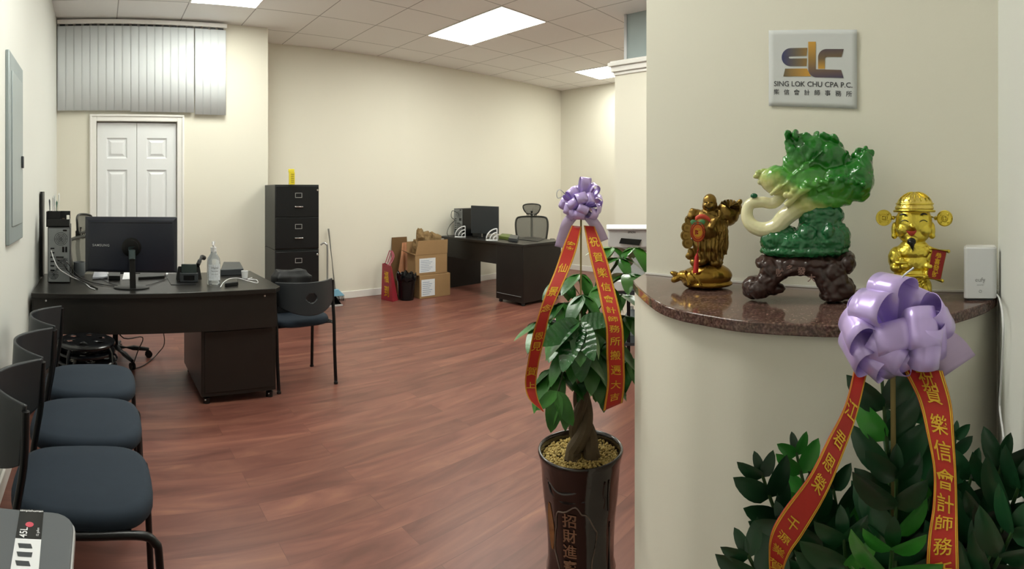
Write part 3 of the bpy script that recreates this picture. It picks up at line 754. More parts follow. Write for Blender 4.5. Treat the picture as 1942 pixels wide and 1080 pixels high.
# laptop-like dark box, white cup, cables, mouse
flat_thing('document_tray', 'low dark grey box on the desk behind the sanitizer', 'box', [(418, 524), (462, 522), (455, 508), (424, 508)], ZD, .045, greyp, bevel=.004)
wb = at_desk(464, 528)
cu_ = thing('paper_cup', 'small white cup at the right end of the near desk', 'cup', (wb.x, wb.y, ZD))
M().lathe([(0, .0), (.020, 0), (.024, .05), (.022, .05), (.018, .004), (0, .004)], n=20).build('body', whitep, cu_)
flat_thing('power_adapter', 'black power adapter brick beside the sanitizer bottle', 'adapter', [(426, 545), (452, 542), (450, 533), (428, 536)], ZD, .025, blackp, bevel=.005)
def cable(name, pts, r, mt, l): return tag(M().tube(cr(pts, 6), r, 6).build(name, mt), l, 'cable')
def pz(px, py, h=.005): return P(px, py, ZD+h)
cable('charging_cable', [pz(418, 545), pz(424, 536, .02), pz(436, 529, .035), pz(452, 528, .035), pz(470, 533, .02), pz(488, 537), pz(486, 531), pz(470, 530), pz(478, 527)], .0025, whitep, 'white charging cable looped at the right end of the near desk')
cable('network_cable', [tb+Vector((-.05, -.006, .21)), tb+Vector((-.03, -.04, .16)), pz(112, 510, .1), pz(135, 525, .045), pz(158, 535, .008), pz(170, 545, .004), pz(180, 549, .004)], .003, whitep, 'white network cable running from the tower across the desk')
cable('power_cable', [tb+Vector((-.01, -.006, .15)), tb+Vector((.03, -.05, .13)), pz(130, 515, .08), pz(150, 530, .03), pz(170, 540, .006), pz(185, 548, .004)], .004, blackp, 'thick black power cable coming from the tower back')
cable('video_cable', [tb+Vector((.03, -.006, .16)), tb+Vector((.06, -.03, .13)), pz(145, 520, .06), pz(165, 533, .012), pz(200, 541, .005), pz(240, 545, .005)], .003, blackp, 'thin black video cable leading to the monitor stand')
cable('mouse_cable', [pz(186, 527, .006), pz(215, 540, .004), pz(245, 543, .004), pz(280, 541, .004), pz(318, 529, .004)], .002, blackp, 'thin black cable snaking across the desk before the monitor')
cable('power_cable', [Vector((4.33, 5.37, ZD+.30)), R(858, 400, 6.75), R(856, 412, 6.72), R(862, 418, 6.72), R(853, 428, 6.70), R(848, 441, 6.68), P(850, 449, ZD+.004)], .004, blackp, 'black cable looping from the back of the far computer tower')
cable('floor_cable', [Vector((.10, 3.30, .66)), Vector((.12, 3.15, .42)), P(270, 640, .3), P(262, 665, .14), P(252, 694, .01), P(252, 700, .005), P(275, 692, .005), P(300, 670, .03), P(312, 645, .2), Vector((.33, 3.2, .62))], .004, blackp, 'black cable hanging from the near desk down to the floor')

# ------------------------------------------------------------------ mesh office chairs
def office_chair(label):
    t = thing('mesh_office_chair', label, 'chair')
    fr = mat('chair_frame', '2B2C28', .4)
    ms = mat('chair_mesh', '5C5C55', .8, noise_=(300, .25), alpha=.82)
    for k in range(5):
        a = k*2*PI/5+.3; c_, s_ = math.cos(a), math.sin(a)
        g = M().tube([(0, 0, .10), (c_*.14, s_*.14, .085), (c_*.26, s_*.26, .065)], [.028, .02, .013], 8).build('base_leg', blackp, t)
        M().tube([(c_*.26-s_*.014, s_*.26+c_*.014, .028), (c_*.26-s_*.004, s_*.26+c_*.004, .028)], .027, 14).tube([(c_*.26+s_*.014, s_*.26-c_*.014, .028), (c_*.26+s_*.004, s_*.26-c_*.004, .028)], .027, 14).build('caster', blackp, g)
    M().tube([(0, 0, .08), (0, 0, .38)], .022, 12).build('gas_column', blackp, t)
    M().box(-.08, .08, -.1, .1, .37, .40).build('mechanism', blackp, t, bevel=.01)
    M().prism(rrect(-.24, .24, -.24, .22, .07), .40, .46).build('seat', fabric, t, bevel=.015)
    # back (faces -y): frame loop with mesh
    def bc(x, z): return Vector((x, .24+.05*((z-.48)/.45)**2-.04*(1-(x/.23)**2)*0+.0, z))
    lo = [(-.17, .47), (-.20, .60), (-.225, .78), (-.215, .88), (-.17, .915), (0, .925), (.17, .915), (.215, .88), (.225, .78), (.20, .60), (.17, .47), (0, .455)]
    loop = cr([bc(*p) for p in lo+lo[:1]], 4)[:-1]
    M().tube(loop, .013, 8, closed=True).build('back_frame', fr, t)
    c_ = bc(0, .69)
    m = M(); m.add([c_]+loop, [(0, i+1, (i+1) % len(loop)+1) for i in range(len(loop))]); m.build('back_mesh', ms, t)
    M().tube([(0, .10, .39), (0, .26, .42), (0, .30, .60), (0, .33, .85), (0, .31, 1.0)], .017, 8).build('spine', blackp, t)
    for s_ in (-1, 1):
        M().tube([(s_*.03, .31, .93), (s_*.07, .30, .965)], .009, 6).tube([(s_*.05, .31, .90), (s_*.075, .295, .975)], .008, 6).build('headrest_stem', fr, t)
        M().tube(cr([(s_*.2, .05, .40), (s_*.27, .04, .46), (s_*.28, .02, .60)], 4), .014, 8).build('arm_post', blackp, t)
        M().box(s_*.28-.035, s_*.28+.035, -.12, .12, .60, .63).build('armrest', blackp, t, bevel=.012)
    hl = [(-.075, .965), (-.115, 1.03), (-.11, 1.085), (0, 1.10), (.11, 1.085), (.115, 1.03), (.075, .965), (0, .955)]
    def hc(x, z): return Vector((x, .30-.03*(x/.11)**2, z))
    hp = cr([hc(*p) for p in hl+hl[:1]], 4)[:-1]
    M().tube(hp, .009, 8, closed=True).build('headrest_frame', fr, t)
    m = M(); m.add([hc(0, 1.03)]+hp, [(0, i+1, (i+1) % len(hp)+1) for i in range(len(hp))]); m.build('headrest_mesh', ms, t)
    return t
# face direction -y local; rotate so it points to the camera side
oc1 = office_chair('black mesh office chair with headrest behind the far desk')
oc1.location = (5.20, 4.86, 0); oc1.rotation_euler = (0, 0, -.80)
oc1['group'] = 'mesh office chairs'
copy_tree(oc1, (.115, 4.00, 0), 1.1, 'black mesh office chair hidden mostly behind the near monitor')

# ------------------------------------------------------------------ filing cabinets
def cabinet(label, base, z0, z1, rz, plinth, key):
    t = thing('filing_cabinet', label, 'filing cabinet', (base[0], base[1], z0), rz, 'stacked filing cabinets')
    W2, D2 = .43, .46; H = z1-z0
    M().box(0, W2, .012, D2, 0, H).build('body', cabside, t, bevel=.003)
    zz = plinth; dh = (H-plinth-.012)/2
    for k in (0, 1):
        a = zz+k*dh+.003; b = a+dh-.006
        dr = M().box(.006, W2-.006, -.006, .012, a, b).build('drawer', cabm, t, bevel=.003)
        cx = W2*.52
        m = M(); lz = b-.085
        for x0, x1, z2, z3 in ((cx-.034, cx+.034, lz+.018, lz+.023), (cx-.034, cx+.034, lz-.023, lz-.018), (cx-.034, cx-.029, lz-.023, lz+.023), (cx+.029, cx+.034, lz-.023, lz+.023)):
            m.box(x0, x1, -.010, -.006, z2, z3)
        m.build('label_holder', silver, dr)
        hz = lz-.108
        M().box(cx-.042, cx+.042, -.026, -.006, hz-.006, hz+.006).build('handle', chrome, dr, bevel=.004)
    M().tube([(W2-.02, -.006, H-.05), (W2-.02, -.014, H-.05)], .009, 12).build('lock', chrome, t)
    return t
cx0, cy0 = 1.60, 4.64
cabinet('lower black two-drawer filing cabinet on the floor by the corner', (cx0, cy0), 0, .728, -.10, .07, 0)
cabinet('upper black two-drawer filing cabinet with the yellow container on top', (cx0, cy0), .730, 1.342, -.10, .012, 1)
yb = R(557, 350, 4.86)
yt = thing('glue_bottle', 'yellow upright container on top of the filing cabinet', 'bottle', (yb.x, yb.y+.05, 1.342))
M().prism(rrect(-.026, .026, -.018, .018, .008), 0, .115).build('body', mat('yellow_plastic', 'D9C62A', .45), yt, bevel=.002)
M().box(-.03, .022, -.015, .015, .115, .145).build('cap', mat('yellow_cap', 'E2D23A', .45), yt, bevel=.003)
m = M()
for i in range(5): m.box(-.015, .015, -.0186, -.018, .02+i*.018, .026+i*.018)
m.build('print', mat('dark_print', '6A6420', .6), yt)

# broom and dustpan by the back wall
br = P(640, 578, 0)
dp = thing('dustpan', 'black and blue upright dustpan with long grey handle by the wall', 'dustpan', (2.83, 5.30, 0), 0)
bx = P(628, 583, 0); bx2 = P(655, 583, 0)
m = M(); y0 = bx.y
m.add([(bx.x-.04, y0, .0), (bx2.x, y0, .0), (bx2.x, y0+.24, .0), (bx.x-.04, y0+.24, .0), (bx.x-.04, y0+.02, .01), (bx2.x, y0+.02, .01), (bx2.x, y0+.24, .10), (bx.x-.04, y0+.24, .10)],
      [(0,1,2,3), (0,4,5,1), (1,5,6,2), (3,2,6,7), (0,3,7,4)]); m.build('pan', blackp, dp, world=True, solid=.004, smooth=0)
M().box(bx.x-.04, bx2.x, y0-.012, y0+.012, 0, .02).build('lip', mat('pan_lip', 'B9B3B3', .4), dp, world=True, bevel=.003)
hb = R(622, 562, 5.95); h1 = R(621, 470, 6.0)
M().tube(cr([hb, R(621, 520, 6.0), h1, R(619, 464, 6.0), R(614, 461, 6.0), R(608, 465, 6.0)], 4), .011, 8).build('handle', silver, dp, world=True)
bm_ = thing('broom', 'broom with grey stick and blue head leaning on the back wall', 'broom', (bx.x+.08, y0+.22, 0))
top = R(623, 434, 6.16); bot = R(636, 556, 6.08)
M().tube([bot, top], .011, 10).build('stick', silver, bm_, world=True)
m = M(); m.add([(bot.x-.10, bot.y-.03, .07), (bot.x+.11, bot.y-.03, .07), (bot.x+.11, bot.y+.03, .07), (bot.x-.10, bot.y+.03, .07), (bot.x-.03, bot.y-.02, .15), (bot.x+.03, bot.y-.02, .15), (bot.x+.03, bot.y+.02, .15), (bot.x-.03, bot.y+.02, .15)], [(3,2,1,0),(4,5,6,7),(0,1,5,4),(1,2,6,5),(2,3,7,6),(3,0,4,7)])
m.build('head', mat('sky_blue', '7FB4CF', .5), bm_, world=True, bevel=.006)
m = M(); random.seed(5)
for i in range(90):
    x = random.uniform(-.095, .105); y = random.uniform(-.025, .025)
    m.tube([(bot.x+x, bot.y+y, .075), (bot.x+x*1.12, bot.y+y*1.2, .006)], .0018, 4)
lab(m.build('bristles', blackp, bm_, world=True), 'black bristles')['kind'] = 'stuff'

# ------------------------------------------------------------------ gift bag, bin and boxes on the far floor
ga0 = P(722, 568, 0); ga1 = P(755, 573, 0)
gb_ = thing('gift_bag', 'small red paper gift bag with gold writing on the floor', 'bag', ((ga0.x+ga1.x)/2, (ga0.y+ga1.y)/2, 0))
redbag = mat('red_bag', '942A36', .5)
F0 = P(723, 568, 0); F1 = P(745, 573, 0); F2 = P(755, 570, 0); up = Vector((0, 0, .42))
dfb = F2-F1; Fb = F0+dfb*1.0
m = M(); tp = .42
V = [F0, F1, F2, Fb] + [F0+Vector((.02, .01, tp)), F1+Vector((-.03, .0, tp)), F2+Vector((-.09, .0, tp-.02)), Fb+Vector((-.02, 0, tp))]
m.add(V, [(3,2,1,0)])
for q in ((0,1,5,4), (1,2,6,5), (2,3,7,6), (3,0,4,7)): m.grid(lambda a, b: V[q[0]].lerp(V[q[1]], a).lerp(V[q[3]].lerp(V[q[2]], a), b), 6, 10)
m.build('paper_body', redbag, gb_, world=True, solid=.003, smooth=0, bevel=.002)
a_, b_ = V[4], V[5]; c_, d__ = V[7], V[6]
for (p, q_) in ((a_, b_), (c_, d__)):
    m = M(); mid = (p+q_)/2+Vector((.05, 0, .16)); m.tube(cr([p*.7+q_*.3-Vector((0,0,.01)), p*.6+q_*.4+Vector((.04, 0, .12)), mid, p*.3+q_*.7+Vector((.06, 0, .10)), p*.3+q_*.7-Vector((0,0,.01))], 4), .006, 6)
    m.build('handle', mat('pink_cord', 'B0566A', .6), gb_, world=True)
m = M()
ux_ = (F1-F0).normalized(); nf = Vector((ux_.y, -ux_.x, 0));
for i, ch in enumerate('福到'):
    nq = (V[1]-V[0]).cross(V[4]-V[0]).normalized(); nq = nq if nq.dot(V[0]) < 0 else -nq
    m.text(ch, .30, lambda x, y: (V[0].lerp(V[1], .5+x*1.6)).lerp(V[4].lerp(V[5], .5+x*1.6), .66-.40*i+y*1.1)+nq*.004, .006)
m.build('lettering', gold, gb_, world=True, smooth=0)

wbp = P(775, 571, 0); wr = .105
wbn = thing('waste_bin', 'black waste bin lined with a dark bag between gift bag and boxes', 'bin', (wbp.x+.02, wbp.y+.08, 0))
M().lathe([(.0, 0), (.085, 0), (.09, .01), (.112, .27), (.118, .275), (.118, .285), (.108, .285), (.085, .02), (0, .02)], n=30).build('bucket', blackg, wbn)
def crm(p, t): return p+Vector((0, 0, .012*math.sin(t*7)+.008*math.sin(t*13+1)))
M().lathe([(.122, .24), (.124, .285), (.116, .315), (.10, .30), (.08, .20), (.0, .15)], n=48, fn=crm).build('bin_liner', blackg, wbn)

def carton(label, p0, p1, pl, z0, z1, tilt=0, lid=True, sheetx=None):
    """p0 front-left, p1 front-right, pl: depth vector"""
    t = thing('cardboard_box', label, 'box', ((p0.x+p1.x)/2, (p0.y+p1.y)/2, z0), 0, 'cardboard boxes by the far desk')
    q = [p0, p1, p1+pl, p0+pl]
    M().prism([(p.x, p.y) for p in q], z0, z1).build('carton', card, t, world=True, bevel=.004)
    uu = (p1-p0).normalized(); nn = Vector((uu.y, -uu.x, 0)); L_ = (p1-p0).length
    if sheetx:
        a, b, c, d = sheetx
        A_ = p0+uu*L_*a+nn*.003+Vector((0, 0, z0+(z1-z0)*c)); B_ = p0+uu*L_*b+nn*.003+Vector((0, 0, z0+(z1-z0)*c))
        hv = Vector((0, 0, (z1-z0)*(d-c)))
        s_ = M().add([A_, B_, B_+hv, A_+hv], [(0, 1, 2, 3)]).build('label_sheet', mat('shipping_label', 'D8DCE0', .6, noise_=(90, .15)), t, world=True, smooth=0)
        m = M()
        for k in range(7):
            zz = hv*(.1+k*.12); m.add([A_+(B_-A_)*.08+zz+nn*.001, A_+(B_-A_)*(.6+.3*((k*7) % 3)/3)+zz+nn*.001, A_+(B_-A_)*(.6+.3*((k*7) % 3)/3)+zz+hv*.035+nn*.001, A_+(B_-A_)*.08+zz+hv*.035+nn*.001], [(0, 1, 2, 3)])
        m.build('print', mat('label_print', '8C9DB5', .7), s_, world=True, smooth=0)
    return t, uu, nn
f0 = P(796, 568, 0); f1 = P(854, 560, 0); dv = Vector((.05, .30, 0))
if f0.y+dv.y > 5.6: dv.y = 5.6-f0.y
lb, uu, nn = carton('lower closed cardboard box with white label on the floor', f0, f1, dv, 0, .275, sheetx=(.05, .48, .1, .82))
zt_ = .278
g0 = R(780, 524, 6.3); e0 = Vector((f0.x-.05, f0.y+.02, 0)); e1 = Vector((f1.x-.04, f1.y+.01, 0))
ub, uu, nn = carton('upper open cardboard box full of crumpled packing paper', e0, e1, Vector((.05, .25, 0)), zt_, .52, sheetx=(.12, .62, .12, .82))
# open flaps
q0, q1 = e0+Vector((0, 0, .52)), e1+Vector((0, 0, .52)); dp_ = Vector((.05, .25, 0))
M().add([q0, q1, q1+Vector((.0, -.01, .17)), q0+Vector((.04, -.01, .17))], [(0, 1, 2, 3)]).build('front_flap', card, ub, world=True, solid=.004, smooth=0)
M().add([q0, q0+dp_, q0+dp_+Vector((-.10, 0, .05)), q0+Vector((-.10, .02, .04))], [(0, 1, 2, 3)]).build('side_flap', cardd, ub, world=True, solid=.004, smooth=0)
M().add([q0+dp_, q1+dp_, q1+dp_+Vector((0, .01, .14)), q0+dp_+Vector((0, .01, .14))], [(0, 1, 2, 3)]).build('back_flap', card, ub, world=True, solid=.004, smooth=0)
def crumple(name, l, c, rad, mt, seed):
    m = M(); m.ell((0, 0, 0), rad, n=26, m=16)
    m.v = [tuple(Vector(p)*(1+.55*noise.noise(Vector(p)*11+Vector((seed, 0, 0)))+.3*noise.noise(Vector(p)*25+Vector((0, seed, 0))))) for p in m.v]
    return tag(m.build(name, mt, smooth=0, loc=c), l, 'packing paper', 'crumpled packing paper in the open box')
k_ = (q0+q1)/2+dp_*.5
crumple('packing_paper', 'crumpled brown paper at the left of the open box', k_+Vector((-.10, 0, .10)), (.08, .09, .17), kraft, 1)
crumple('packing_paper', 'crumpled brown paper in the middle of the open box', k_+Vector((.0, .02, .16)), (.10, .08, .10), kraft, 4)
crumple('packing_paper', 'crumpled brown paper at the right of the open box', k_+Vector((.11, .03, .17)), (.08, .07, .07), kraft, 9)
l0 = R(756, 525, 6.35); l1 = R(790, 525, 6.35)
tag(M().add([Vector((l0.x, 5.55, 0)), Vector((l1.x+.1, 5.55, 0)), Vector((l1.x+.1, 5.61, .70)), Vector((l0.x+.06, 5.61, .70))], [(0, 1, 2, 3)]).build('flattened_box', cardd, solid=.008, smooth=0), 'flattened cardboard sheet leaning on the back wall behind the boxes', 'cardboard')
m = M(); 
m.grid(lambda a, b: Vector((l0.x+.03+.17*a+.10*b, 5.44+.06*b+.02*math.sin(a*9+b*5), .02+.62*b)), 12, 12)
tag(m.build('plastic_wrap', mat('peach_wrap', 'C08A68', .35, noise_=(14, .3)), solid=.003, smooth=0), 'orange-tinted plastic sheet standing between the bin and the boxes', 'packaging')

# ------------------------------------------------------------------ things on the far desk
t2 = P(876, 446, ZD)
tw2 = copy_tree(tw, Vector((4.36, 5.40, ZD)), -1.35, 'computer tower beside the monitor on the far desk')
fm = thing('computer_monitor', 'dark monitor turned away on the far desk', 'monitor', (4.50, 4.88, ZD))
a = R(893, 390, 6.75); b = R(945, 393, 6.62); zb_ = ZD+.05
ux2 = (b-a); ux2.z = 0; n2 = Vector((ux2.y, -ux2.x, 0)).normalized()
if n2.dot(a) > 0: n2 = -n2
A2 = Vector((a.x, a.y, 0)); B2 = Vector((b.x, b.y, 0)); ztp = a.z
m = M(); m.add([A2+Vector((0,0,zb_)), B2+Vector((0,0,zb_)), B2+Vector((0,0,ztp-.01)), A2+Vector((0,0,ztp))]+[p-n2*.03 for p in (A2+Vector((0,0,zb_)), B2+Vector((0,0,zb_)), B2+Vector((0,0,ztp-.01)), A2+Vector((0,0,ztp)))],
    [(0,1,2,3),(7,6,5,4),(0,4,5,1),(1,5,6,2),(2,6,7,3),(3,7,4,0)]).build('housing', mat('monitor_grey', '2E3133', .4), fm, world=True, bevel=.004)
mid = (A2+B2)/2-n2*.012
M().bar(mid+Vector((0,0,ZD+.008)), mid+Vector((0,0,ZD+.12)), .05, .014, n2).build('stand_neck', blackp, fm, world=True)
M().lathe([(.10, 0), (.10, .008), (.02, .012)], Vector((mid.x, mid.y, ZD)), 24, 1, .8).build('stand_base', blackp, fm, world=True)
def rack(label, px, py):
    b_ = Vector((4.25, 4.25/math.tan((px-XN)/F), ZD)); t = thing('letter_rack', label, 'letter rack', (b_.x, b_.y, ZD), -.65, 'white letter racks on the far desk')
    for k, yy in enumerate((0, .03, .06)):
        m = M()
        for r_ in (.13, .085, .045):
            m.tube([(.07-r_*math.cos(PI/2*i/10), yy, r_*math.sin(PI/2*i/10)+.008) for i in range(11)], .0045, 6)
        m.tube([(-.06, yy, .006), (.07, yy, .006), (.07, yy, .138)], .0045, 6)
        m.build('divider', whitep, t)
    M().box(-.065, .075, -.01, .07, 0, .006).build('base', whitep, t)
rack('white curved letter rack at the left of the far desk', 872, 447)
rack('white curved letter rack in front of the far monitor', 932, 453)
flat_thing('desk_box', 'small black box between the two letter racks', 'box', [(896, 449), (913, 451), (915, 446), (899, 445)], ZD, .09, blackp, bevel=.004)
flat_thing('green_folder', 'olive green case lying on the far desk', 'case', [(946, 453), (966, 456), (972, 450), (952, 448)], ZD, .035, mat('olive', '5C6B2A', .5), bevel=.004)
flat_thing('tape_dispenser', 'grey dispenser with white roll on the far desk', 'dispenser', [(964, 458), (981, 460), (984, 453), (968, 451)], ZD, .04, greyp, bevel=.006)
flat_thing('notebook', 'open black folder flat on the far desk in front of the chair', 'folder', [(984, 455), (1020, 459), (1036, 453), (1000, 450)], ZD, .006, blackp)

# bag on the visitor chair
bgc = thing('backpack', 'black backpack resting on the visitor chair seat', 'bag', (1.33, 3.42, .43))
m = M(); m.box(1.17, 1.43, 3.36, 3.50, .445, .70).box(1.19, 1.40, 3.38, 3.48, .69, .735).ell((1.30, 3.36, .55), (.10, .03, .09))
fuse(m, .012, 6, lambda c, n: c+n*.010*noise.noise(c*16)).build('body', mat('nylon_black', '17191B', .6), bgc, world=True)
M().tube(cr([Vector((1.40, 3.42, .50)), Vector((1.45, 3.34, .50)), Vector((1.475, 3.33, .48)), Vector((1.46, 3.35, .46)), Vector((1.40, 3.42, .46))], 5), .008, 6).build('strap', mat('nylon_black', '17191B', .6), bgc, world=True)
# wire shelf printer and stand
pA = P(1160, 560, 0)
pr_ = thing('office_printer', 'white office printer with dark touch panel beyond the tree', 'printer', (3.50, 2.35, 0))
rp = 3.75
def rq(px, py, dr=0.): return R(px, py, rp+dr)
zt1 = rq(1180, 432).z; zt2 = rq(1180, 470).z; zt3 = rq(1180, 545).z
def pbox(m, x0, x1, z0, z1, r0, r1):
    a = R(x0, 400, r0); b = R(x1, 400, r0); c = R(x1, 400, r1); d_ = R(x0, 400, r1)
    m.prism([(p.x, p.y) for p in (a, b, c, d_)], z0, z1); return m
pbox(M(), 1153, 1262, zt2, zt1-.015, 3.75, 4.1).build('scanner_unit', whitep, pr_, world=True, bevel=.012)
pbox(M(), 1150, 1265, zt1-.015, zt1, 3.72, 4.1).build('scanner_lid', mat('lid_white', 'E2E3E4', .4), pr_, world=True, bevel=.006)
pbox(M(), 1162, 1262, zt3+.02, zt2, 3.80, 4.1).build('body', mat('printer_grey', 'C2C6C6', .4), pr_, world=True, bevel=.01)
pbox(M(), 1155, 1195, zt3+.0, zt3+.07, 3.60, 3.85).build('paper_tray', whitep, pr_, world=True, bevel=.006)
a = R(1173, 452, 3.735); b = R(1218, 452, 3.735)
M().add([R(1178, 452, 3.735), R(1217, 455, 3.735), R(1212, 466, 3.72), R(1174, 462, 3.72)], [(0, 1, 2, 3)]).build('touch_screen', blackg, pr_, world=True, solid=.004, smooth=0)
m = M(); c_ = R(1198, 441, 3.742); m.text('EPSON', .018, lambda x, y: c_+Vector((.48, -.87, 0))*x+Vector((0, 0, y)), .0004); m.build('lettering', greyp, pr_, world=True, smooth=0)
stn = thing('printer_stand', 'black metal stand with shelf carrying the white printer', 'stand', (3.5, 2.2, 0))
zs = zt3
pbox(M(), 1158, 1262, zs-.03, zs, 3.62, 4.12).build('shelf', greyp, stn, world=True)
pbox(M(), 1158, 1262, .22, .24, 3.62, 4.12).build('lower_shelf', greyp, stn, world=True)
for px, r1 in ((1192, 3.63), (1257, 3.63), (1162, 4.08), (1257, 4.08)):
    q_ = R(px, 500, r1); M().tube([(q_.x, q_.y, 0), (q_.x, q_.y, zs-.03)], .014, 8).build('leg', blackm, stn, world=True)
wq = R(1198, 650, 3.85)
wbt = thing('water_pack', 'blue and clear water bottle pack on the lower stand shelf', 'bottles', (wq.x, wq.y, .24))
M().lathe([(0, 0), (.05, 0), (.052, .02), (.052, .13), (.03, .17), (.014, .18), (.014, .20), (0, .2)], n=20).build('bottle', mat('water_clear', 'DDE8EE', .1, trans=.6), wbt)
M().lathe([(.053, .05), (.053, .11)], n=20).build('bottle_label', mat('label_blue', '2E6FB5', .5), wbt)

# white hub on the counter and its cord
hb_ = on_wall(1859, 566, .045); hb_.z = 1.07
hu = thing('smart_hub', 'small white rounded hub box at the right end of the granite shelf', 'hub', hb_, ang-PI/2-.0)
hub = thing  # noqa
ux3 = Vector((math.cos(1.669), -math.sin(1.669), 0)); uy3 = Vector((math.sin(1.669), math.cos(1.669), 0))
hbase = Vector((*WB(1.669, 1.055)[:2], 1.07)); hu.location = hbase; hu.rotation_euler = (0, 0, -1.669); WM[hu.name] = Matrix.Translation(hbase) @ Matrix.Rotation(-1.669, 4, 'Z')
M().prism(rrect(-.0325, .0325, -.026, .026, .009), .004, .103).build('body', whitep, hu, bevel=.0015)
M().prism(rrect(-.029, .029, -.0225, .0225, .007), .1025, .1045).build('top_plate', mat('hub_top', 'E6E6E6', .3), hu)
M().prism(rrect(-.026, .026, -.022, .022, .008), 0, .004).build('foot_pad', greyp, hu)
m = M(); m.text('eufy', .012, lambda x, y: Vector((x, -.0265, .040+y)), 0); m.text('security', .004, lambda x, y: Vector((x, -.0265, .031+y)), 0)
m.tube([(.0025*math.cos(2*PI*i/14), -.0264, .0185+.0025*math.sin(2*PI*i/14)) for i in range(14)], .0004, 4, closed=True)
m.build('lettering', mat('mid_grey', '8A8C8E', .4), hu, smooth=0)
def rw(px, py, off=.012):                              # on the right return wall
    b = (px-XN)/F; dvec = Vector((math.sin(b), math.cos(b), 0))
    A_ = Vector((WE.x, WE.y, 0)) - u*off; tt = A_.dot(u)/dvec.dot(u); p = dvec*tt
    return Vector((p.x, p.y, HC-(py-Y0)/F*tt))
cable('wall_cord', [hbase+ux3*.033+Vector((0, 0, .008)), rw(1897, 572), rw(1903, 620), rw(1900, 700), rw(1896, 770), rw(1903, 830), rw(1900, 870), rw(1896, 900)], .0018, whitep, 'thin white cord running from the hub down the right wall')

# ------------------------------------------------------------------ bows and banner ribbons
def ribbon(name, left, right, rr, parent, mt, border, chars, csize, nsub=8, label=None):
    """left/right edge polylines in pixels, rr distances; chars: list of (glyph, t along)"""
    Lp = cr([R(x, y, r) for (x, y), r in zip(left, rr)], nsub); Rp = cr([R(x, y, r) for (x, y), r in zip(right, rr)], nsub)
    n = len(Lp)-1
    def Sf(a, t):
        t = min(max(t, 0), .9999)*n; i = int(t); f = t-i
        l = Lp[i].lerp(Lp[i+1], f); r = Rp[i].lerp(Rp[i+1], f)
        q = l.lerp(r, a); d = q.copy(); d.z = 0
        return q - d.normalized()*(-.004*math.sin(PI*a)*0)
    def nrm(t):
        e = 1e-3; a = Sf(1, t)-Sf(0, t); b = Sf(.5, min(t+e*20, .999))-Sf(.5, t-e*20)
        k = a.cross(b).normalized(); c = Sf(.5, t)-Vector((0, 0, HC))
        return k if k.dot(c) < 0 else -k
    m = M(); m.grid(lambda a, b: Sf(a, b), 8, n)
    o = m.build(name, mt, parent, world=True, solid=.0006, smooth=80)
    if label: lab(o, label)
    m = M()
    for a0, a1 in ((.015, .04), (.06, .10), (.90, .94), (.96, .985)):
        m.grid(lambda a, b: Sf(a0+(a1-a0)*a, b)+nrm(b)*.0008, 1, n)
    m.build('gold_border', border, o, world=True, smooth=80)
    m = M(); Ltot = sum((Sf(.5, (i+1)/40)-Sf(.5, i/40)).length for i in range(40))
    for ch, t in chars:
        wd = (Sf(1, t)-Sf(0, t)).length
        m.text(ch, csize, lambda x, y: Sf(.5+x/wd, t-y/Ltot)+nrm(t)*.0012, csize*.008)
    m.build('lettering', goldlet, o, world=True, smooth=0)
    return o
def bow(root, centre, loops, width, seedv=1):
    """loops: (right, up, toward) direction, length, twist, fat"""
    th = math.atan2(centre.x, centre.y)
    ex = Vector((math.cos(th), -math.sin(th), 0)); ey = -Vector((math.sin(th), math.cos(th), 0)); ez = Vector((0, 0, 1))
    for (a, b, c), L_, tw_, fat in loops:
        d = (ex*a+ez*b+ey*c).normalized(); sx_, sy_ = frame_of(d, ey if abs(d.dot(ey)) < .9 else ez)
        if isinstance(tw_, tuple): wv = ex*tw_[0]+ez*tw_[1]+ey*tw_[2]; wv = (wv-d*wv.dot(d)).normalized()
        else: wv = (sx_*math.cos(tw_)+sy_*math.sin(tw_))
        nv_ = d.cross(wv)
        def fn(u_, v_):
            t = v_; x = L_*(math.sin(PI*t))**.85; y = fat*math.sin(2*PI*t)*(.55+.45*math.sin(PI*t))
            ww = width*(.30+.70*min(1, 1.5*math.sin(PI*t)))
            return centre+d*x+nv_*y+wv*((u_-.5)*ww)
        m = M().grid(fn, 3, 30); m.build('loop', lilac, root, world=True, solid=.0005, smooth=80)
    M().ell(centre, (width*.22,)*3).build('knot', lilac, root, world=True)
def streamer(root, pts, width, mt, name='streamer', tap=1.0):
    q = cr(pts, 6); n = len(q)-1
    def fn(u_, v_):
        i = min(int(v_*n), n-1); f = v_*n-i; p = q[i].lerp(q[i+1], f); d = q[i+1]-q[i]
        c = (p-Vector((0, 0, HC))).normalized(); sd = d.cross(c).normalized()
        return p+sd*(u_-.5)*width*(1+(tap-1)*v_)
    return M().grid(fn, 2, n).build(name, mt, root, world=True, solid=.0005, smooth=80)

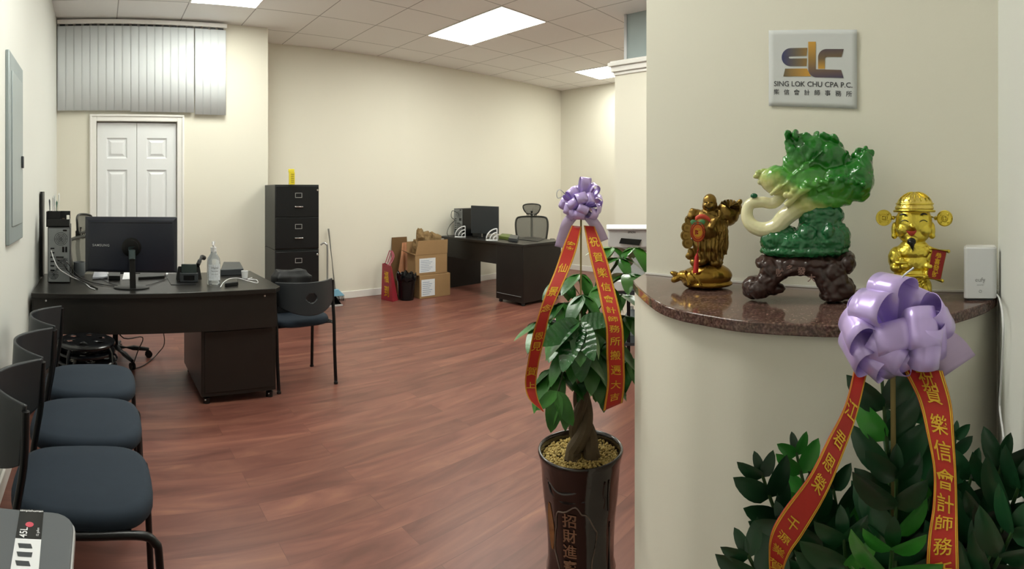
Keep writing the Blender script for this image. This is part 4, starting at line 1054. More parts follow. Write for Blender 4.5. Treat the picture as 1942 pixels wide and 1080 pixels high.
# money tree -------------------------------------------------------------
tc0 = P(1101, 850, .553); tx, ty = tc0.x, tc0.y; TB = (1101-XN)/F
tr = thing('money_tree', 'braided-trunk money tree in a glossy dark brown pot in front of the counter', 'potted plant', (tx, ty, 0), -TB)
potm = mat('brown_glaze', '1E1411', .16, noise_=(7, .5), bump=(14, .6, .006), coat=.5)
def ridg(p, t):
    k = 1+.018*math.sin(t*9+p.z*6)+.02*noise.noise(Vector((math.cos(t)*2, math.sin(t)*2, p.z*9)))
    if p.z > .50: k = 1
    return Vector((p.x*k, p.y*k, p.z))
prof = [(.0, 0), (.088, 0), (.094, .02), (.090, .10), (.090, .16), (.096, .195), (.099, .215), (.093, .24), (.093, .30), (.097, .36), (.104, .42), (.108, .47), (.112, .505), (.1155, .525), (.119, .54), (.1215, .548), (.1205, .553), (.118, .5545), (.1145, .5535), (.112, .548), (.110, .538), (.109, .527), (0, .525)]
pot = M().lathe(prof, n=64, fn=ridg).build('pot', potm, tr, smooth=60)
# carved medallion and characters on the pot, facing the camera
def potf(a, z, off=.0035):
    r = None
    for (r0, z0), (r1, z1) in zip(prof[1:], prof[2:]):
        if z0 <= z <= z1: r = r0+(r1-r0)*(z-z0)/(z1-z0); break
    p = ridg(Vector((r*math.sin(a), -r*math.cos(a), z)), math.atan2(-math.cos(a), math.sin(a))); q_ = Vector((p.x, p.y, 0)).normalized()
    return p+q_*off
med = [potf(-.18+.62*math.cos(t)+(.05*math.sin(5*t)), .335+.105*math.sin(t)+.006*math.sin(9*t), .001) for t in [2*PI*i/60 for i in range(60)]]
M().tube(med, .0018, 6, closed=True).build('carved_outline', mat('carved_line', '6A5A50', .4), pot)
m = M()
for i, ch in enumerate('招財進寶'):
    m.text(ch, .040, lambda x, y: potf(-.30+x/.098, .405-.043*i+y, .0022), .0006)
m.build('lettering', mat('tan_letters', '8A6650', .45), pot, smooth=0)
m = M().grid(lambda a, b: potf(-1.12+.30*a*math.sin(PI*(.1+.8*b))+.1*(1-math.sin(PI*b)), .30+.13*b, .0015), 5, 12); m.build('ochre_patch', mat('ochre', '7A4E22', .4, noise_=(40, .4)), pot)
for pts_ in (((-1.0, .50), (-.6, .478), (-.2, .482), (.25, .500)), ((-.95, .49), (-.8, .465), (-.4, .452), (.1, .462)), ((.62, .505), (.60, .47), (.66, .455), (.64, .43)), ((.75, .505), (.74, .46), (.78, .42)), ((.3, .16), (.5, .19), (.7, .17), (.9, .20)), ((.9, .38), (1.0, .30), (.95, .22)), ((-.6, .20), (-.2, .17), (.3, .19))):
    M().tube(cr([potf(a_, z_, -.0005) for a_, z_ in pts_], 6), .0032, 6).build('glaze_ridge', potm, pot)
# pebbles
random.seed(11); m = M()
for i in range(1500):
    r = .107*math.sqrt(random.random()); a = random.random()*2*PI; s_ = random.uniform(.0028, .0045)
    m.ell((r*math.cos(a), r*math.sin(a), .527+random.uniform(0, .008)), (s_, s_*random.uniform(.7, 1), s_*.8), n=6, m=4)
pb_ = m.build('pebbles', mat('tan_pebbles', 'BCA462', .7, noise_=(70, .35)), tr, smooth=180); pb_['kind'] = 'stuff'
# braided trunk
bark = mat('bark', '5A4C38', .75, noise_=(30, .3), bump=(60, .8, .004))
for k in range(3):
    pts = []; rad = []
    for i in range(34):
        t = i/33; z = .52+.31*t; a = k*2*PI/3+max(0, t-.12)*7.5-.45; rr = .027*(1-t)**2.2+.007
        pts.append((rr*math.cos(a)+.004, rr*math.sin(a), z)); rad.append(.0185*(1-t)**.9+.006)
    M().tube(pts, rad, 10).build('trunk', bark, tr)
# leaf clusters: pixel, distance, scale, spread-angle offset
def tw2w(p): return WM[tr.name].inverted() @ p
clusters = [ # px, py, r, leaf length, tilt of the hub (right, toward)
 (1100,610,1.36,.110,0),(1062,630,1.42,.10,1),(1140,600,1.50,.10,0),(1085,660,1.44,.11,0),(1125,665,1.48,.11,2),(1050,700,1.46,.105,0),
 (1160,650,1.56,.10,1),(1105,560,1.46,.09,0),(1070,575,1.52,.10,0),(1145,540,1.55,.10,0),(1175,490,1.58,.09,3),(1192,520,1.52,.09,3),(1160,470,1.62,.08,3),
 (1058,745,1.40,.085,4),(1185,600,1.60,.10,0),(1195,680,1.62,.12,0),(1035,610,1.5,.10,1),(1100,520,1.56,.08,0),(1130,700,1.5,.10,0),(1090,590,1.6,.11,0),(1180,560,1.6,.09,3),(1065,530,1.6,.09,0),(1150,720,1.55,.09,0),(1203,470,1.62,.08,3)]
random.seed(21); trunk_top = WM[tr.name] @ Vector((.006, 0, .835))
st = M(); la = M(); ll = M()
for (px, py, r, L_, kd) in clusters:
    h = R(px, py, r); w0 = trunk_top+Vector((random.uniform(-.01, .01), random.uniform(-.01, .01), random.uniform(-.02, .03)))
    midp = w0.lerp(h, .5)+Vector((0, 0, .05))
    st.tube([tw2w(p) for p in cr([w0, midp, h], 6)], .0028, 6)
    n = 5 if L_ < .1 else 6; a0 = random.random()*6
    for i in range(n):
        a = a0+i*2*PI/n+random.uniform(-.2, .2)
        dz = random.uniform(-.95, -.35) if kd in (0, 2) else random.uniform(-.55, .0) if kd in (1, 3) else random.uniform(-1.6, -1.0)
        d = Vector((math.cos(a), math.sin(a), dz)).normalized()
        nr = Vector((-d.x*d.z*0+0, 0, 1)); L2 = L_*random.uniform(.95, 1.3)
        (ll if kd == 3 or random.random() < .08 else la).leaf(tw2w(h), WM[tr.name].to_3x3().inverted() @ d, nr, L2, L2*.46, droop=random.uniform(.3, .8), fold=.18, nu=4, nv=8, tip=.85)
# the two big glossy front leaflets and the low sprig that the photo shows
gl = M(); hub_ = R(1100, 612, 1.36)
th_ = TB; exw = Vector((math.cos(th_), -math.sin(th_), 0)); eyw = -Vector((math.sin(th_), math.cos(th_), 0))
RI = WM[tr.name].to_3x3().inverted()
for dx, dz, dy, L2, wd in ((-.30, -.55, .55, .135, .062), (.28, -.62, .45, .115, .052), (-.72, -.25, .5, .125, .06), (.02, -.9, .25, .15, .065), (.75, .15, .3, .10, .045)):
    d = exw*dx+Vector((0, 0, dz))+eyw*dy
    nr = Vector((0, 0, 1))*.6+eyw
    if wd in (.062, .052):                        # these two hang so that they mirror the ceiling light
        nr = Vector((-1.02, -.22, 1.13)).normalized(); d = d-nr*d.dot(nr)
    gl.leaf(tw2w(hub_), RI @ d, RI @ nr, L2, wd, droop=.25, fold=.12, nu=6, nv=40, tip=.85, rib=.045)
sp_ = R(1056, 742, 1.38)
for dx, dz, dy, L2 in ((-.15, -1, .2, .11), (.45, -.9, .2, .10), (-.6, -.5, .2, .075)):
    la.leaf(tw2w(sp_), RI @ (exw*dx+Vector((0, 0, dz))+eyw*dy), RI @ (eyw+Vector((0, 0, .3))), L2, L2*.42, droop=.3, fold=.15, tip=.85)
lab(gl.build('glossy_foliage', leaf_mat('glossy_leaf', '1A4A22', '2C6A2C', 160, .2), tr, smooth=60), 'large shiny drooping leaves')
st.build('branches', mat('green_stem', '3C4A26', .6), tr)
la.build('foliage', leaf_a, tr, smooth=60)
lab(ll.build('young_foliage', leaf_l, tr, smooth=60), 'light green young leaves')

# bow on the money tree
BC1 = R(1102, 396, 1.46)
bw1 = thing('ribbon_bow', 'lilac satin bow with two red gold-lettered ribbons above the braided money tree', 'ribbon bow', (BC1.x, BC1.y, BC1.z))
random.seed(4)
L1 = []
for (a, b, c, l_) in ((.15, 1, .1, .088), (.55, .85, .1, .08), (-.4, .75, .3, .066), (-.9, .35, .2, .062), (-.75, .05, .6, .055), (.9, .45, .2, .066), (.5, .55, .7, .06), (.0, .6, .8, .062), (.85, .0, .4, .055), (-.5, .35, .8, .055), (-.55, -.3, .6, .05), (.6, -.25, .6, .055), (.1, .0, 1, .055), (-.2, .9, -.4, .07), (.4, .7, -.5, .07), (-.8, .5, -.4, .06), (.9, .2, -.5, .06), (-.1, -.4, .9, .05)):
    L1.append(((a, b, c), l_, random.uniform(-.6, .6)+1.2*(a > .3), random.uniform(.013, .018)))
bow(bw1, BC1, L1, .030)
streamer(bw1, [BC1, R(1078, 420, 1.44), R(1070, 444, 1.45), R(1064, 470, 1.46)], .026, lilac_t, tap=1.4)
streamer(bw1, [BC1, R(1122, 418, 1.44), R(1134, 436, 1.45), R(1143, 458, 1.46)], .026, lilac_t, tap=1.3)
M().tube(cr([BC1, R(1075, 372, 1.44), R(1062, 360, 1.42), R(1056, 366, 1.42), R(1058, 376, 1.42), R(1068, 372, 1.42)], 5), .0012, 5).build('wire_curl', mat('pale_wire', 'BFC0C8', .3), bw1, world=True)
M().tube([BC1, WM[tr.name] @ Vector((.0, -.01, .80))], .003, 6).build('support_stick', mat('bamboo', '8A7A4A', .6), bw1, world=True)
lft = [(1084,428),(1068,467),(1052,514),(1032,564),(1018,607),(1009,640),(1001,685),(995.5,727),(1003,757),(1029,781)]
rgt = [(1103,430),(1093,475),(1079,514),(1057,564),(1043,598),(1034,638),(1023,685),(1017,727),(1021,757),(1032,782)]
rrs = [1.43,1.37,1.31,1.26,1.25,1.26,1.28,1.30,1.29,1.28]
lett = [(c, t) for c, t in zip('客仙景念恩見賀上', (.10,.21,.31,.39,.55,.60,.715,.79))]
ribbon('banner_ribbon', lft, rgt, rrs, bw1, redr, goldlet, lett, .024)
lft = [(1107,428),(1118,487),(1132,542),(1141,585),(1149,622),(1150,671),(1151.5,727),(1144,780)]
rgt = [(1128,430),(1150,487),(1165,545),(1176,590),(1182,622),(1184,671),(1185,727),(1181,764)]
rrs = [1.43,1.37,1.32,1.27,1.25,1.25,1.27,1.30]
CH = '祝賀樂信會計師務所搬遷大吉'
ys_ = (461,488,511,530,557,582,608,637,661,686,712,741,765)
lett = [(c, (y-428)/(775-428)) for c, y in zip(CH, ys_)]
ribbon('banner_ribbon', lft, rgt, rrs, bw1, redr, goldlet, [(c, .075+(1-.11)*i/12.4) for i, c in enumerate(CH)], .0255)

# ZZ plant ---------------------------------------------------------------
PB = (1700-XN)/F; pz0 = WB(PB, .615); 
zz = thing('zz_plant', 'dark green zz plant with upright leafy stems in front of the counter at right', 'potted plant', (pz0.x, pz0.y, 0), -PB)
M().lathe([(0, 0), (.085, 0), (.09, .01), (.115, .36), (.122, .375), (.122, .39), (.11, .39), (.10, .35), (0, .345)], n=40).build('pot', potm, zz)
M().ell((0, 0, .35), (.102, .102, .012)).build('soil', mat('soil', '2A1D14', .95, bump=(60, 1, .01)), zz)
zl = M(); zy = M(); zst = M(); ZI = WM[zz.name].inverted(); ZR = ZI.to_3x3()
random.seed(31)
zstems = [ # tip px, tip py, r, leaflet len, n pairs, young
 (1672,712,.61,.056,10,0),(1733,795,.66,.050,8,0),(1700,905,.575,.052,6,0),
 (1510,858,.68,.036,4,1),(1445,900,.63,.040,5,0),(1418,1052,.58,.045,5,0),(1545,985,.60,.050,6,0),(1812,828,.74,.030,2,0),
 (1842,905,.63,.050,7,0),(1900,880,.60,.052,7,0),(1932,925,.53,.050,7,0),(1865,985,.56,.052,6,0),(1765,940,.62,.050,7,0),
 (1600,1020,.58,.052,6,0),(1820,1020,.58,.050,6,0),(1692,1040,.47,.050,3,1),(1490,1000,.60,.045,5,0),(1920,1010,.51,.050,6,0),(1580,925,.66,.050,7,0),(1655,960,.66,.052,7,0)]
for (px, py, r, L_, npair, yg) in zstems:
    tip = R(px, py, r); b0 = pz0+Vector((random.uniform(-.04, .04), random.uniform(-.03, .03), .35))
    c1 = b0.lerp(tip, .45); c1.z = b0.z+(tip.z-b0.z)*.62
    pts = cr([b0, c1, tip], 14)
    zst.tube([ZI @ p for p in pts], [.006-.004*i/(len(pts)-1) for i in range(len(pts))], 7)
    # leaflets along the upper part
    Ls = [0]
    for i in range(1, len(pts)): Ls.append(Ls[-1]+(pts[i]-pts[i-1]).length)
    tot = Ls[-1]; spc = L_*.62
    for j in range(npair):
        s_ = tot-j*spc-.004
        if s_ < .05 or npair > 9 and j == 0: continue
        i = max(k for k in range(len(Ls)) if Ls[k] <= s_); i = min(i, len(pts)-2)
        p = pts[i].lerp(pts[i+1], (s_-Ls[i])/max(1e-6, Ls[i+1]-Ls[i])); d = (pts[i+1]-pts[i]).normalized()
        view = (Vector((0, 0, HC))-p).normalized(); sd = d.cross(view).normalized(); up_ = sd.cross(d)
        tiltv = random.uniform(-.35, .35)
        for sg in (-1, 1):
            dd = (d*.85+sd*sg*.8+up_*(random.uniform(-.1, .5))+Vector((0, 0, random.uniform(-.1, .15)))).normalized()
            nr = (up_+sd*sg*.25+sd*tiltv).normalized()
            L2 = L_*random.uniform(.85, 1.1)*(1-.25*(j == 0))
            (zy if yg or (random.random() < .03) else zl).leaf(ZI @ p, ZR @ dd, ZR @ nr, L2*1.22, L2*.60, droop=random.uniform(.1, .5), fold=.22, nu=4, nv=7, tip=.9)
    dd = (pts[-1]-pts[-2]).normalized(); zl.leaf(ZI @ tip, ZR @ dd, ZR @ (Vector((0, 0, HC))-tip).normalized(), L_*.7, L_*.3, droop=.2, fold=.2)
zst.build('stems', mat('zz_stem', '2E4A22', .5), zz)
zl.build('foliage', leaf_z, zz, smooth=60)
lab(zy.build('young_foliage', leaf_y, zz, smooth=60), 'bright green young leaves')

# bow on the ZZ plant
BC2 = R(1693, 640, .585)
bw2 = thing('ribbon_bow', 'large lilac satin bow with red gold-lettered ribbons standing above the zz plant', 'ribbon bow', (BC2.x, BC2.y, BC2.z))
L2_ = [((0, 1, .1), .070, (1, .3, .75), .023), ((-.38, .72, .45), .064, (1, -.22, .6), .022), ((-.8, .3, .5), .060, (.75, -.55, .55), .021), ((-.85, -.18, .5), .057, (.75, -.55, .55), .021),
       ((-.65, -.5, .5), .048, (.8, -.5, .5), .019), ((.74, -.06, .62), .060, (.45, .85, .25), .020), ((.62, .35, .6), .060, (.5, -.6, .7), .021), ((.85, .42, .1), .068, (-.2, .8, .6), .020), ((.85, .05, .1), .060, (0, 1, .5), .019),
       ((.25, -.75, .5), .039, (1, 0, .7), .017), ((-.15, -.8, .45), .040, (1, -.2, .7), .018), ((.05, .3, .95), .046, (.9, .3, .2), .018), ((-.25, -.2, .95), .044, (.8, -.5, .2), .018),
       ((-.5, .8, -.4), .062, (1, 0, .5), .020), ((.42, .8, -.25), .062, (.8, -.4, .6), .021), ((.75, -.35, -.1), .048, (.6, .6, .5), .018), ((-.85, .5, -.35), .060, (.6, .2, .7), .019)]
bow(bw2, BC2, L2_, .042)
streamer(bw2, [BC2, R(1742, 655, .57), R(1790, 668, .58), R(1812, 700, .59)], .036, lilac_t, tap=1.5)
streamer(bw2, [BC2, R(1740, 610, .60), R(1772, 600, .61), R(1776, 640, .60)], .036, lilac, tap=1.0)
M().tube(cr([BC2+Vector((0, 0, .02)), R(1698, 560, .58), R(1710, 528, .57), R(1733, 508, .57)], 6), .0011, 5).build('wire_curl', mat('pale_wire', 'BFC0C8', .3), bw2, world=True)
M().tube([BC2, ZI.inverted() @ Vector((0, 0, .36))], .003, 6).build('support_stick', mat('bamboo', '8A7A4A', .6), bw2, world=True)
lft = [(1622,690),(1602,769),(1569,835),(1535,902),(1485,969),(1462,1013),(1458,1060),(1462,1120)]
rgt = [(1648,694),(1624,791),(1596.5,869),(1566,941),(1524,1013),(1500,1048),(1487,1080),(1478,1130)]
rrs = [.575,.54,.51,.49,.48,.475,.48,.485]
ribbon('banner_ribbon', lft, rgt, rrs, bw2, redr, goldlet, [(c, t) for c, t in zip('江君恩榮千源業賀', (.14,.25,.34,.42,.58,.67,.76,.86))], .0145)
lft = [(1712,700),(1741,758),(1757.6,824),(1770,891),(1769,957),(1761,1013),(1757,1070),(1757,1130)]
rgt = [(1788,704),(1805,769),(1810,835),(1814,902),(1816,969),(1817,1013),(1818.6,1070),(1820,1130)]
rrs = [.575,.55,.53,.52,.51,.50,.49,.49]
ribbon('banner_ribbon', lft, rgt, rrs, bw2, redr, goldlet, [(c, t) for c, t in zip('祝賀樂信會計師務所', (.035,.11,.235,.34,.455,.555,.655,.775,.885))], .0185)

# ------------------------------------------------------------------ figurines (each traced in its own px frame: x right, y away, z up)
def figure(name, label, cat, px, r):
    t = thing(name, label, cat, WB((px-XN)/F, r, 1.07), -(px-XN)/F)
    return t, r/F
# --- jade cabbage on a carved stand
cb_, sc = figure('cabbage_sculpture', 'glossy green and cream cabbage carving on green rock and dark carved stand', 'sculpture', 1520, 1.03)
def jade_mat():
    m = bpy.data.materials.new('jade_cabbage'); m.use_nodes = True; nt = m.node_tree; N = nt.nodes; L = nt.links; b = N['Principled BSDF']
    tc = N.new('ShaderNodeTexCoord'); sx = N.new('ShaderNodeSeparateXYZ'); L.new(tc.outputs['Object'], sx.inputs[0])
    a1 = N.new('ShaderNodeMath'); a1.operation = 'MULTIPLY'; a1.inputs[1].default_value = .62; L.new(sx.outputs[0], a1.inputs[0])
    a2 = N.new('ShaderNodeMath'); a2.operation = 'MULTIPLY_ADD'; a2.inputs[1].default_value = 1.0; L.new(sx.outputs[2], a2.inputs[0]); L.new(a1.outputs[0], a2.inputs[2])
    ns = N.new('ShaderNodeTexNoise'); ns.inputs['Scale'].default_value = 28; ns.inputs['Detail'].default_value = 3; L.new(tc.outputs['Object'], ns.inputs['Vector'])
    a3 = N.new('ShaderNodeMath'); a3.operation = 'MULTIPLY_ADD'; a3.inputs[1].default_value = .07; L.new(ns.outputs['Fac'], a3.inputs[0]); L.new(a2.outputs[0], a3.inputs[2])
    mr = N.new('ShaderNodeMapRange'); mr.inputs['From Min'].default_value = .15; mr.inputs['From Max'].default_value = .38; L.new(a3.outputs[0], mr.inputs[0])
    r = N.new('ShaderNodeValToRGB'); e = r.color_ramp.elements; e[0].position = .18; e[0].color = hexc('E4DEB4'); e[1].position = .75; e[1].color = hexc('0B6E10')
    k = e.new(.36); k.color = hexc('BFC276'); k = e.new(.48); k.color = hexc('4E9A34')
    L.new(mr.outputs[0], r.inputs[0]); L.new(r.outputs[0], b.inputs['Base Color'])
    b.inputs['Roughness'].default_value = .16; b.inputs['Coat Weight'].default_value = .5; b.inputs['Subsurface Weight'].default_value = .15
    b.inputs['Subsurface Radius'].default_value = (.006, .01, .004); b.inputs['Subsurface Scale'].default_value = .5
    return m
jade = jade_mat()
def X(px): return px-1520
def Z(py): return 573-py
random.seed(8); m = M()
def el(m, px, py, rx, rz, ry, y=0, a=0): m.ell((X(px), y, Z(py)), (rx, ry, rz), RY(a) if a else None, 28, 18)
el(m, 1475, 345, 34, 28, 26, 0, .2); el(m, 1500, 352, 34, 26, 26); el(m, 1535, 350, 52, 40, 30, 2, -.1); el(m, 1590, 352, 60, 38, 32, 2, -.1)
el(m, 1625, 345, 32, 42, 30); el(m, 1640, 318, 18, 30, 22, 0, .1); el(m, 1560, 382, 62, 20, 24, 0, -.06); el(m, 1510, 312, 26, 36, 20, 4, .5)
el(m, 1545, 290, 42, 32, 22, 6); el(m, 1575, 300, 32, 34, 22, 4); el(m, 1525, 272, 26, 18, 16, 6)
for px, py in ((1500, 262), (1512, 258), (1530, 262), (1548, 258), (1566, 262), (1582, 266), (1592, 280), (1600, 292), (1606, 302)): m.ell((X(px)+random.uniform(-2, 2), random.uniform(-12, 12), Z(py)-2), (12, 4.5, 11), RZ(random.uniform(-1.2, 1.2)) @ RX(random.uniform(-.5, .5)), 14, 9)
for px, py in ((1494, 262), (1496, 276), (1500, 288)): m.ell((X(px), -4, Z(py)), (10, 4.5, 12), RZ(random.uniform(-1, 1)), 14, 9)
for px, py in ((1632, 292), (1642, 287), (1650, 294), (1625, 300), (1618, 312), (1606, 318), (1646, 304)): m.ell((X(px), random.uniform(-6, 6), Z(py)), (11, 4.5, 10), RZ(random.uniform(-1.3, 1.3)) @ RX(.4), 14, 9)
# rolled front leaf edge along the body
for i in range(22):
    t = i/21; px = 1492+t*140; py = 372-28*math.sin(t*2.2)+4*math.sin(i*1.9); el(m, px, py, 7, 6.5, 8, -26-2*math.sin(i*1.3))
# stalk that curls round at the left
m.tube([(X(x), y, Z(z)) for x, z, y in cr([(1560, 392, 0), (1520, 392, -4), (1496, 408, -8), (1478, 432, -8), (1450, 442, -6), (1426, 434, -4), (1414, 412, 0), (1420, 390, 2), (1440, 383, 4), (1464, 385, 6), (1482, 372, 2), (1498, 358, 0)], 5)], [20]*5+[19]*5+[17]*5+[15]*5+[14]*5+[14]*5+[13]*5+[11]*5+[9]*5+[10]*5+[13]*6, 12) if 0 else None
cc_ = cr([(X(x), y, Z(z)) for x, z, y in ((1565, 388, 0), (1520, 394, -4), (1492, 412, -8), (1472, 432, -8), (1448, 438, -6), (1426, 430, -4), (1416, 410, 0), (1422, 390, 2), (1444, 386, 4), (1466, 388, 6), (1486, 372, 2), (1502, 356, 0))], 5)
nR = len(cc_); m.tube(cc_, [20-(9 if k > nR*.6 else 9*k/(nR*.6)) for k in range(nR)], 12)
for px, py in ((1440, 330), (1446, 340), (1436, 336), (1450, 326), (1444, 348)): el(m, px, py, 8, 5, 5, -2, random.uniform(-.5, .5))
m.tube([(X(1500), -24, Z(345)), (X(1480), -24, Z(358)), (X(1462), -20, Z(372))], [4, 6, 4], 8); m.tube([(X(1560), -26, Z(352)), (X(1520), -28, Z(366)), (X(1490), -26, Z(392))], [4, 7, 6], 8)
m.tube([(X(1560), -20, Z(290)), (X(1530), -16, Z(318)), (X(1500), -20, Z(340))], [3, 6, 4], 8); m.tube([(X(1630), -24, Z(320)), (X(1600), -26, Z(345)), (X(1550), -26, Z(365))], [3, 5, 4], 8)
def jfn(c, n):
    g = max(0, min(1, (c.z+.5*c.x-150)/110)); q = c*.055
    return c+n*(g*(2.6*noise.noise(q*1.1)+1.6*math.sin(c.x*.12+c.z*.05+noise.noise(q*.8)*5)+.5*noise.noise(q*4))+.4*noise.noise(q*2))
jb = fuse(m, 1.5, 3, jfn); jb.build('cabbage', jade, cb_, smooth=180, scale=sc)
M().ell((X(1430), -2, Z(374)), (7, 7, 5)).build('green_bead', mat('jade_bead', '0F5A3A', .1), cb_, scale=sc)
rockm = mat('jade_rock', '1B6638', .15, noise_=(18, .5), bump=(50, .3, .002), coat=.5, sss=.1)
m = M(); el(m, 1526, 462, 82, 26, 36); el(m, 1575, 455, 40, 36, 32); el(m, 1475, 458, 34, 24, 30); el(m, 1555, 430, 42, 36, 26); el(m, 1560, 405, 38, 16, 24); el(m, 1545, 415, 30, 24, 24)
el(m, 1585, 412, 18, 12, 18); el(m, 1488, 440, 22, 10, 20); el(m, 1526, 478, 86, 14, 38); el(m, 1530, 445, 20, 22, 20, -18); el(m, 1570, 440, 12, 14, 12, -26)
fuse(m, 1.8, 2, lambda c, n: c+n*(2.6*noise.noise(c*.09)+1.6*noise.noise(c*.2))).build('rock', rockm, cb_, smooth=180, scale=sc)
m = M(); el(m, 1528, 500, 92, 16, 40); el(m, 1458, 500, 26, 15, 36)
for xx, yy in ((-1, -22), (1, -22), (-1, 22), (1, 22)):
    cx = 1528+xx*70
    for px, py, rx, rz in ((1528+xx*62, 515, 24, 22), (1528+xx*74, 535, 20, 20), (1528+xx*86, 548, 20, 18)): el(m, px if xx < 0 else px-12, py, rx, rz, 17, yy)
el(m, 1432, 545, 24, 21, 24, -8); el(m, 1455, 548, 36, 13, 22, -8); el(m, 1425, 556, 18, 15, 22, 4); el(m, 1588, 545, 26, 26, 26, -12); el(m, 1580, 560, 28, 12, 28, -12); el(m, 1606, 500, 18, 22, 36)
for t in range(9):
    a = t*.7; m.tube([(X(1432)+(16-1.6*t)*math.cos(a), -30, Z(545)+(16-1.6*t)*math.sin(a)), (X(1432)+(16-1.6*(t+1))*math.cos(a+.7), -30, Z(545)+(16-1.6*(t+1))*math.sin(a+.7))], 3.2, 6)
m.tube(cr([(X(x), -24, Z(z)) for x, z in ((1452, 548), (1470, 524), (1492, 510), (1522, 507), (1550, 516), (1566, 540), (1582, 562))], 4), 15, 12)
m.tube(cr([(X(x), 22, Z(z)) for x, z in ((1460, 548), (1475, 524), (1492, 510), (1522, 507), (1550, 516), (1566, 540), (1582, 562))], 4), 14, 12)
def sfn(c, n):
    q = c+n*(1.8*noise.noise(c*.12)+1.5*math.sin(c.x*.25+noise.noise(c*.05)*6)*.5); q.z = max(q.z, 0); return q
mm = fuse(m, 1.9, 2, sfn)
mm.build('carved_stand', wood, cb_, smooth=180, scale=sc)
m = M()
for i, (ch, px, py) in enumerate((('財', 1480, 511), ('多', 1499, 504), ('發', 1520, 508), ('大', 1538, 521))):
    m.text(ch, 15, lambda x, y: Vector((X(px)+x, -42.5, Z(py)+y-2)), .3)
m.build('lettering', mat('red_grey_letters', '8C6E66', .5), cb_, smooth=0, scale=sc)

# --- bronze laughing monk with sack
bd, sb_ = figure('laughing_monk_statue', 'bronze laughing bald monk statue carrying a sack with a red charm', 'statue', 1340, 1.165)
def X2(px): return px-1340
def Z2(py): return 549-py
def e2(m, px, py, rx, rz, ry, y=0, a=0): m.ell((X2(px), y, Z2(py)), (rx, ry, rz), RY(a) if a else None, 28, 18)
m = M(); e2(m, 1344, 525, 45, 24, 34); e2(m, 1315, 530, 24, 20, 28); e2(m, 1300, 526, 16, 11, 14, -4, .2); e2(m, 1284, 530, 13, 7, 10, -4, -.5); e2(m, 1280, 522, 10, 5, 9, -4, .4); e2(m, 1345, 540, 45, 9, 34)
m.tube([(X2(1300)+0, -18, Z2(514)), (X2(1304), -24, Z2(528)), (X2(1308), -26, Z2(540))], 4, 6)
for i in range(7): m.tube([(X2(1305+i*3), -22-i, Z2(512+i)), (X2(1330), -33, Z2(538+i*.5))], 2, 5) if i % 2 else None
fuse(m, 1.5, 3, lambda c, n: Vector((c.x, c.y, max(0, c.z)))+n*(.6*noise.noise(c*.1))).build('gold_sack_base', bronzeb, bd, smooth=180, scale=sb_)
m = M()
e2(m, 1346, 384, 13, 14, 13, -5); e2(m, 1345, 393, 13.5, 11, 13, -6); e2(m, 1345, 400, 8, 5, 8, -2); e2(m, 1334, 392, 2.5, 6, 4, -2); e2(m, 1358, 392, 2.5, 7, 4, -2); e2(m, 1344, 389, 2.4, 3, 3, -18)
e2(m, 1338, 392, 4.5, 3.6, 4, -14); e2(m, 1350, 392, 4.5, 3.6, 4, -14); e2(m, 1344, 400, 5, 2.5, 4, -15)
e2(m, 1342, 424, 28, 26, 24, 0); e2(m, 1340, 437, 26, 22, 25, -4); e2(m, 1322, 412, 14, 13, 14); e2(m, 1362, 414, 16, 15, 16); e2(m, 1315, 405, 9, 8, 9, -6); e2(m, 1312, 412, 8, 10, 9, -8)
e2(m, 1345, 465, 30, 26, 22); e2(m, 1345, 486, 28, 16, 20); e2(m, 1368, 445, 14, 30, 14, -4); e2(m, 1372, 465, 10, 22, 11, -4); e2(m, 1330, 460, 18, 26, 16, -4)
e2(m, 1330, 498, 12, 8, 14, -8); e2(m, 1358, 500, 14, 8, 14, -6); e2(m, 1380, 408, 23, 24, 20, 6); e2(m, 1392, 400, 16, 16, 16, 6); e2(m, 1402, 388, 5, 8, 5, 0, .5)
e2(m, 1312, 482, 7, 10, 6, -4, -.4); e2(m, 1306, 488, 6, 7, 6, -4); e2(m, 1316, 500, 8, 8, 8, -6)
m.tube([(X2(1366), -14, Z2(404)), (X2(1355), -22, Z2(420)), (X2(1348), -26, Z2(432))], [6, 6, 5], 8); m.ell((X2(1348), -26, Z2(432)), (6, 6, 5))
for i in range(6): m.tube([(X2(1330+i*9), -20, Z2(440)), (X2(1326+i*9+3*math.sin(i)), -21, Z2(470)), (X2(1330+i*8), -18, Z2(496))], 2.4, 6)
for i in range(4): m.tube([(X2(1362+i*6), -16, Z2(420)), (X2(1364+i*5), -16, Z2(455)), (X2(1368+i*3), -12, Z2(485))], 2.2, 6)
def bfn(c, n):
    k = 0 if c.z > Z2(404) and abs(c.x-6) < 16 else 1
    if c.y < 0 and ((c.x+2)/19)**2+((c.z-Z2(430))/24)**2 < 1: k = .1
    return c+n*k*(1.0*noise.noise(c*.11)+.45*math.sin(c.x*.4+c.z*.12+noise.noise(c*.08)*4))
fuse(m, 1.25, 2, bfn).build('body', bronze, bd, smooth=180, scale=sb_)
dkb = mat('dark_bronze', '1E140A', .5, metal=.5)
M().tube([(X2(1338), -18, Z2(395)), (X2(1341), -19.5, Z2(397.5)), (X2(1344.5), -20, Z2(398.5)), (X2(1348), -19.5, Z2(397.5)), (X2(1351), -18, Z2(395))], 1.2, 6).build('mouth', dkb, bd, scale=sb_)
for q in (0, 9.5): M().tube([(X2(1336.5+q), -17, Z2(387)), (X2(1339+q), -18.2, Z2(385.8)), (X2(1341.5+q), -18, Z2(387))], .8, 5).build('eye', dkb, bd, scale=sb_)
